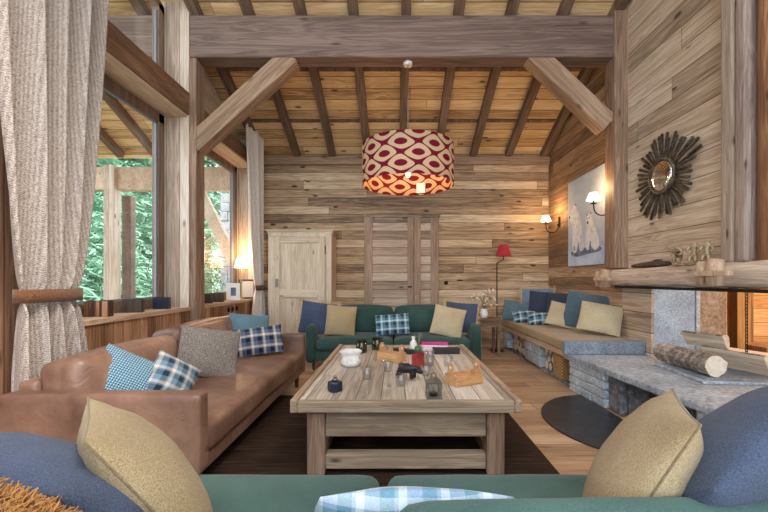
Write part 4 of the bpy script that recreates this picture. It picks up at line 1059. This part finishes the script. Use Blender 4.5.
for i, px in enumerate((228.5, 232.5, 236.5)):
    y = 2.45*F/(CX-px)
    tag(MB().lathe([(.04, 0), (.04, .008), (.028, .012), (.022, .004)], 16).build('wall_socket', M['iron'], loc=(XL, y, .785), rot=(0, R(90), 0)),
        ('round black wall socket under the far sill, nearest the window post', 'round black wall socket under the far sill, middle of three', 'round black wall socket under the far sill, nearest the armoire')[i], 'socket')
sk = thing('cable_socket', 'round black socket with cable on the wall left of the big curtain', 'socket', (XL, 2.30, .78))
q = MB().lathe([(.045, 0), (.045, .03), (.03, .05)], 16); q.v = [Vector((p.z, p.x, p.y)) for p in q.v]; q.build('plug', M['iron'], sk)
MB().tube([(.04, 0, .02), (.06, -.03, .1), (.05, -.1, .16), (.03, -.2, .18)], .006, 6).tube([(.04, 0, -.02), (.05, .01, -.12), (.04, .0, -.3)], .006, 6).build('cable', M['iron'], sk)

# ================================================================== THINGS ON THE TABLE
TS = TZ+.001
def tp(px, py): 
    Y = (HZ-TZ)*F/(py-CY); return Vector(((px-CX)/F*Y, Y, TS))
o = thing('ink_bottle', 'dark navy six sided bottle at the left front of the table', 'bottle', tp(335, 391))
MB().lathe([(.047, 0), (.05, .006), (.05, .055), (.044, .065), (.018, .068)], 6, smooth=False).build('body', M['navybox'], o, bevel=.002)
MB().lathe([(.016, .068), (.02, .078), (.014, .085)], 12).lathe([(.008, .085), (.013, .097), (.004, .105)], 10).build('stopper', M['pewter'], o)
o = thing('metal_lantern', 'small square metal lantern near the front edge of the table', 'lantern', tp(433.5, 398), (0, 0, R(4)))
fr = MB(); w_ = .04
for sx in (-1, 1):
    for sy in (-1, 1): fr.box((sx*w_, sy*w_, .05), (.008, .008, .10))
fr.bb(-w_-.006, w_+.006, -w_-.006, w_+.006, 0, .012).bb(-w_-.004, w_+.004, -w_-.004, w_+.004, .096, .106)
fr.build('frame', M['pewter'], o)
MB().lathe([(.05, .106), (.026, .125), (.02, .132)], 4, smooth=False).build('roof', M['pewter'], o)
MB().tube([(-.016, 0, .13), (-.014, 0, .15), (0, 0, .158), (.014, 0, .15), (.016, 0, .13)], .0025, 6).build('handle', M['iron'], o)
for y_ in (-w_, w_): MB().bb(-w_+.005, w_-.005, y_-.001, y_+.001, .012, .096).build('pane', M['tumbler'], o)
MB().lathe([(.024, .012), (.024, .035)], 14).build('candle', M['blackbox'], o)
def caddy(label, loc, rz):
    t = thing('wooden_caddy', label, 'caddy', loc, (0, 0, rz))
    L_, W_, h_ = .22, .135, .075
    b = MB(); b.bb(-L_/2, L_/2, -W_/2, W_/2, 0, .008)
    b.bb(-L_/2, L_/2, -W_/2, -W_/2+.008, .008, h_).bb(-L_/2, L_/2, W_/2-.008, W_/2, .008, h_)
    b.build('tray', M['caddy'], t, bevel=.002)
    for sx in (-1, 1):
        out = [(-W_/2, 0), (W_/2, 0), (W_/2, h_), (.034, h_+.01), (.034, .13), (.022, .15), (0, .157), (-.022, .15), (-.034, .13), (-.034, h_+.01), (-W_/2, h_)]
        p = MB().prism([(sx*(L_/2), y, z) for y, z in out], (sx*.009, 0, 0)).build('end_board', M['caddy'], t, bevel=.002)
        hrt = []
        for k in range(20):
            a = 2*math.pi*k/20; hx = 16*math.sin(a)**3; hy = 13*math.cos(a)-5*math.cos(2*a)-2*math.cos(3*a)-math.cos(4*a)
            hrt.append((hx*.0008, .125+hy*.0008))
        q = MB()
        for d_ in (sx*(L_/2+.0095), sx*(L_/2-.001)): q.prism([(d_, y, z) for y, z in hrt], (.0008, 0, 0))
        q.build('heart_cutout', M['paper'], p)
    return t
caddy('small pine caddy with heart cut handles at the right front of the table', tp(464, 383.5), R(28))
caddy('small pine caddy with heart cut handles standing further back on the table', tp(391.5, 360.5), R(-38))
# bear figurine (walks to +X)
BV = [(-.02, 0, .088), (-.06, 0, .086), (.03, 0, .094), (.068, 0, .088), (.098, 0, .070), (.122, 0, .056),
      (-.06, .022, .045), (-.058, .024, .012), (-.06, -.022, .045), (-.072, -.024, .012), (.045, .022, .045), (.052, .022, .012), (.045, -.022, .045), (.038, -.022, .012)]
BE = [(0, 1), (0, 2), (2, 3), (3, 4), (4, 5), (1, 6), (6, 7), (1, 8), (8, 9), (2, 10), (10, 11), (2, 12), (12, 13)]
BR = [.035, .033, .034, .026, .021, .011, .020, .014, .020, .014, .019, .014, .019, .014]
p = tp(407, 380)
o = skin('bear_figurine', BV, BE, BR, M['blackbear'], None, p, (0, 0, R(-18)), sub=3)
for sy in (-1, 1): MB().blob((.085, sy*.017, .092), (.006, .007, .009), n=6).build('ear', M['blackbear'], o)
tag(o, 'small black figurine of a walking bear on the table', 'figurine')
# tumblers
tm = None
for i, (px, py, lab) in enumerate([(367, 379, 'clear tumbler standing nearest the white pot'), (388, 371.5, 'clear tumbler between the white pot and the bear figurine'),
        (401, 386, 'clear tumbler in front of the bear figurine'), (426, 376, 'clear tumbler between the bear and the front caddy'),
        (430, 366, 'clear tumbler behind the bear, under the stacked one'), (448, 366, 'clear tumbler behind the front pine caddy')]):
    if tm is None:
        tm = thing('tumbler', lab, 'glass', (0, 0, 0), group='tumblers on the table')
        MB().lathe([(.001, 0), (.03, .0), (.032, .004), (.042, .085), (.0395, .085), (.030, .012), (.001, .010)], 20, cap=False).build('bowl', M['tumbler'], tm)
        o = tm
    else: o = dup(tm); o['label'] = lab
    o.location = tp(px, py)
o = dup(tm); o['label'] = 'clear tumbler stacked in another one behind the bear figurine'; o.location = tp(430, 366)+Vector((0, 0, .055))
# white pot
o = thing('white_pot', 'white crinkled ceramic pot at the left of the table', 'pot', tp(351, 366))
wp = MB(); wp.lathe([(.06, 0), (.085, .02), (.09, .05), (.075, .085), (.082, .11), (.095, .13), (.088, .135), (.07, .11), (.06, .09), (.03, .085)], 28)
for i, v_ in enumerate(wp.v):
    a = math.atan2(v_.y, v_.x); k = 1+.07*math.sin(a*5)*math.sin(v_.z*40)+.03*noise.noise(v_*30); wp.v[i] = Vector((v_.x*k, v_.y*k, v_.z))
wp.build('pot', M['ceramic'], o)
MB().lathe([(.035, .09), (.035, .12), (.004, .125)], 14).build('candle', M['paper'], o)
# green lanterns
for px, py, lab in ((361.5, 352.5, 'green glass lantern left of the rear pine caddy'), (377, 349.5, 'green glass lantern partly hidden behind the rear pine caddy')):
    o = thing('glass_lantern', lab, 'lantern', tp(px, py))
    MB().lathe([(.046, .004), (.05, .02), (.05, .12), (.047, .12), (.047, .02), (.001, .012)], 16, cap=False).build('jar', M['greenglass'], o)
    wr_ = MB()
    for k in range(6):
        a = k*math.pi/3; wr_.tube([(.052*math.cos(a), .052*math.sin(a), 0), (.053*math.cos(a), .053*math.sin(a), .125)], .0025, 5)
    for zz in (.003, .06, .125): wr_.tube([(.053*math.cos(a*math.pi/9), .053*math.sin(a*math.pi/9), zz) for a in range(19)], .0025, 5, cap=False)
    wr_.build('wire_cage', M['iron'], o)
# red diffuser bottle
o = thing('reed_diffuser', 'red glass reed diffuser with green cap on the table', 'diffuser', tp(418, 368))
MB().lathe([(.05, 0), (.054, .006), (.054, .12), (.045, .135), (.02, .14)], 8, smooth=False).build('bottle', M['redglass'], o, bevel=.003)
MB().lathe([(.026, .14), (.03, .145), (.03, .175), (.014, .185)], 14).build('cap', M['greencap'], o)
rd = MB(); rg = random.Random(5)
for k in range(6): rd.tube([(0, 0, .18), (rg.uniform(-.04, .04), rg.uniform(-.04, .04), .29)], .002, 5)
rd.build('reeds', M['stem'], o)
o = thing('white_bottle', 'white bottle standing behind the red diffuser', 'bottle', tp(413.5, 351))
MB().lathe([(.035, 0), (.038, .01), (.038, .08), (.03, .10), (.016, .11), (.016, .13)], 16).build('body', M['ceramic'], o)
MB().lathe([(.018, .13), (.018, .15)], 12).build('cap', M['paper'], o)
p = tp(446, 353.5)
o = thing('black_box', 'flat black box lying right of the diffuser on the table', 'box', p, (0, 0, R(3)))
MB().bb(-.13, .13, -.05, .05, 0, .04).build('base', M['blackbox'], o, bevel=.003)
MB().bb(-.132, .132, -.052, .052, .04, .056).build('lid', M['blackbox'], o, bevel=.003)
p = tp(404, 353)
o = thing('black_box', 'slim black box lying behind the bear between caddy and diffuser', 'box', p, (0, 0, R(-38)))
MB().bb(-.11, .11, -.04, .04, 0, .032).build('base', M['blackbox'], o, bevel=.003)
MB().bb(-.112, .112, -.042, .042, .032, .042).build('lid', M['blackbox'], o, bevel=.003)
def book(name, label, loc, rz, w, d_, h, cover):
    t = thing(name, label, 'book', loc, (0, 0, rz))
    MB().bb(-w/2+.006, w/2-.006, -d_/2+.004, d_/2-.006, .003, h-.003).build('pages', M['paper'], t)
    MB().bb(-w/2, w/2, -d_/2, d_/2, 0, .003).bb(-w/2, w/2, -d_/2, d_/2, h-.003, h).bb(-w/2, w/2, d_/2-.004, d_/2, 0, h).build('cover', cover, t)
    return t
p = tp(434, 348.5)
book('book', 'thick pale book under the magenta one at the back of the table', (p.x, 4.12, TS), R(3), .27, .20, .035, M['paper'])
book('book', 'bright magenta book on top of the pale one on the table', (p.x+.005, 4.12, TS+.0355), R(-5), .28, .21, .025, M['magenta'])

# ================================================================== OUTSIDE
struct('garden_ground', MB().bb(-30, XL-.4, -6, 30, -.6, -.4), M['ground'])
struct('terrace', MB().bb(-5.6, XL-.36, 0, 9.5, -.4, -.02), M['floor'])
for i in range(5):
    o = dup(rf); yc = 6.88-rl/2*math.cos(PITCH)
    o.name = 'veranda_rafter'; o.location = (-3.03-.63*i, yc, roof(yc)+.058)
    tag(o, names[i]+' rafter under the roof overhang outside, counted from the window', 'rafter', 'veranda rafters')
post('veranda_post', 'pale timber veranda post outside the near window', -5.26, -5.07, 6.9, 7.08, -.02, 3.3, M['reveal'], .01)
post('veranda_post', 'dark timber veranda post right of the pale one outside', -5.25, -5.08, 7.35, 7.5, -.02, 2.84, M['rafter'], .01)
tag(MB().box((0, 0, 0), (3.1, .16, .42)).build('veranda_beam', M['sill'], loc=(-4.36, 7.06, 3.07), bevel=.01), 'pale veranda beam above the dark post outside', 'beam')
brace('veranda_brace', 'slanting pale timber brace outside the far window', (-3.62, 7.06, 2.85), (-2.92, 7.06, 1.45), .2, .14, M['soffit'])
q = MB(); blocks(q, (-3.62, 7.9), (-3.3, 7.9), .35, -.02, 3.0, 16, .2, 6, .03)
tag(q.build('stone_pillar', M['block'], bevel=.015), 'grey stone pillar outside the far window', 'pillar')
def conifer_mesh(seed, Ht=8.0, Rb=2.2):
    rg = random.Random(seed); m = MB()
    for b in range(620):
        h = rg.random()**.85; z = .3+h*(Ht-.5); rr = Rb*(1-h)**.85+.12
        a = rg.uniform(0, 6.283); ln = rr*rg.uniform(.75, 1.1)
        d = Vector((math.cos(a), math.sin(a), 0)); s_ = Vector((-d.y, d.x, 0))
        for k in range(14):
            f = .3+.7*k/13
            p = d*ln*f+Vector((0, 0, z-.35*f*f*ln))+s_*rg.uniform(-.12, .12)
            for sd_ in (-1, 1):
                e = (d*.5+s_*sd_*rg.uniform(.5, 1.1)+Vector((0, 0, rg.uniform(-.8, .1)))).normalized()*rg.uniform(.16, .34)
                wv = e.cross(Vector((rg.uniform(-1, 1), rg.uniform(-1, 1), 1))).normalized()*.014
                m.add([p-wv, p+e*.5-wv*1.6, p+e, p+e*.5+wv*1.6, p+wv], [(0, 1, 2, 3, 4)], 0)
    return m
ct1 = None
spots = [(-8.2, 9.6, 1.0, 'bright conifer outside behind the pale veranda post'), (-9.3, 13.0, 1.1, 'tall conifer outside right of the dark veranda post'), (-9.8, 7.8, 1.05, 'conifer outside beside the big curtain'),
         (-6.6, 13.5, .95, 'conifer outside seen through the far window'), (-12.5, 11.5, 1.3, 'tall conifer furthest back outside the near window'), (-11.5, 17, 1.3, 'conifer far behind the veranda beam')]
for i, (x, y, s, lab) in enumerate(spots):
    if ct1 is None:
        ct1 = thing('conifer_tree', lab, 'tree', group='conifers in the garden')
        conifer_mesh(1).build('foliage', M['leaf'], ct1); MB().tube([(0, 0, 0), (0, 0, 7.5)], [.16, .03], 8).build('trunk', M['trunk'], ct1)
        o = ct1
    else: o = dup(ct1); o['label'] = lab
    o.location = (x, y, -.41); o.scale = (s, s, s); o.rotation_euler = (0, 0, i*1.1)
sb = thing('shrub', 'leafy potted shrub on the terrace outside the far window', 'shrub', (-3.9, 7.6, -.02))
m = MB(); rg = random.Random(9)
for i in range(900):
    p = Vector((rg.gauss(0, .22), rg.gauss(0, .3), abs(rg.gauss(.85, .3))+.2)); e = Vector((rg.uniform(-1, 1), rg.uniform(-1, 1), rg.uniform(-.2, 1))).normalized()*rg.uniform(.06, .13)
    wv = e.cross(Vector((rg.uniform(-1, 1), rg.uniform(-1, 1), rg.uniform(-1, 1)))).normalized()*.018
    m.add([p-wv, p+e*.5-wv, p+e, p+e*.5+wv], [(0, 1, 2, 3)])
m.build('foliage', M['leafdk'], sb)
MB().tube([(0, 0, .3), (.02, 0, .9)], [.025, .012], 6).build('stem', M['trunk'], sb)
MB().lathe([(.17, 0), (.22, .33), (.235, .35), (.21, .35), (.19, .30)], 18).build('pot', M['brownstone'], sb)

# ================================================================== LIGHT
wd = bpy.data.worlds.new('World'); scene.world = wd; wd.use_nodes = True
nt = wd.node_tree; bg = nt.nodes['Background']
bg.inputs[0].default_value = (.80, .90, 1.0, 1); bg.inputs[1].default_value = 2.1
def area(name, loc, rot, size, e, c):
    l = bpy.data.lights.new(name, 'AREA'); l.shape = 'RECTANGLE'; l.size, l.size_y = size; l.energy = e; l.color = c
    o = bpy.data.objects.new(name, l); COL.objects.link(o); o.location = loc; o.rotation_euler = rot; return o
# soft sun from over the house, added to brighten the garden trees
sl_ = bpy.data.lights.new('sun', 'SUN'); sl_.energy = 2.6; sl_.angle = R(20); sl_.color = (1, .97, .92)
so = bpy.data.objects.new('sun', sl_); COL.objects.link(so); so.location = (4, -4, 12)
so.rotation_euler = Vector((-.55, .30, -.78)).to_track_quat('-Z', 'Y').to_euler()
# unseen warm point lights added to brighten the pine room and its partition
l = bpy.data.lights.new('far_room_fill', 'POINT'); l.energy = 40; l.color = (1, .88, .70); l.shadow_soft_size = .2
o = bpy.data.objects.new('far_room_fill', l); COL.objects.link(o); o.location = (4.9, 3.1, 2.5)
l = bpy.data.lights.new('far_room_fill', 'POINT'); l.energy = 48; l.color = (1, .88, .70); l.shadow_soft_size = .2
o = bpy.data.objects.new('far_room_fill', l); COL.objects.link(o); o.location = (5.3, 4.85, 2.5)

cam = bpy.data.cameras.new('camera'); co = bpy.data.objects.new('camera', cam); COL.objects.link(co)
co.location = (0, 0, HZ); co.rotation_euler = (R(90), 0, 0)
cam.sensor_width = 36; cam.lens = 36*F/768
cam.shift_x = -(CX-384)/768; cam.shift_y = (CY-256)/768
cam.clip_start = .05
scene.camera = co
vs_ = scene.view_settings
vs_.view_transform = 'Standard'; vs_.look = 'None'; vs_.exposure = 0.88; vs_.gamma = 1; vs_.use_curve_mapping = False
scene.cycles.use_denoising = True
scene.cycles.max_bounces = 10
scene.cycles.transparent_max_bounces = 24
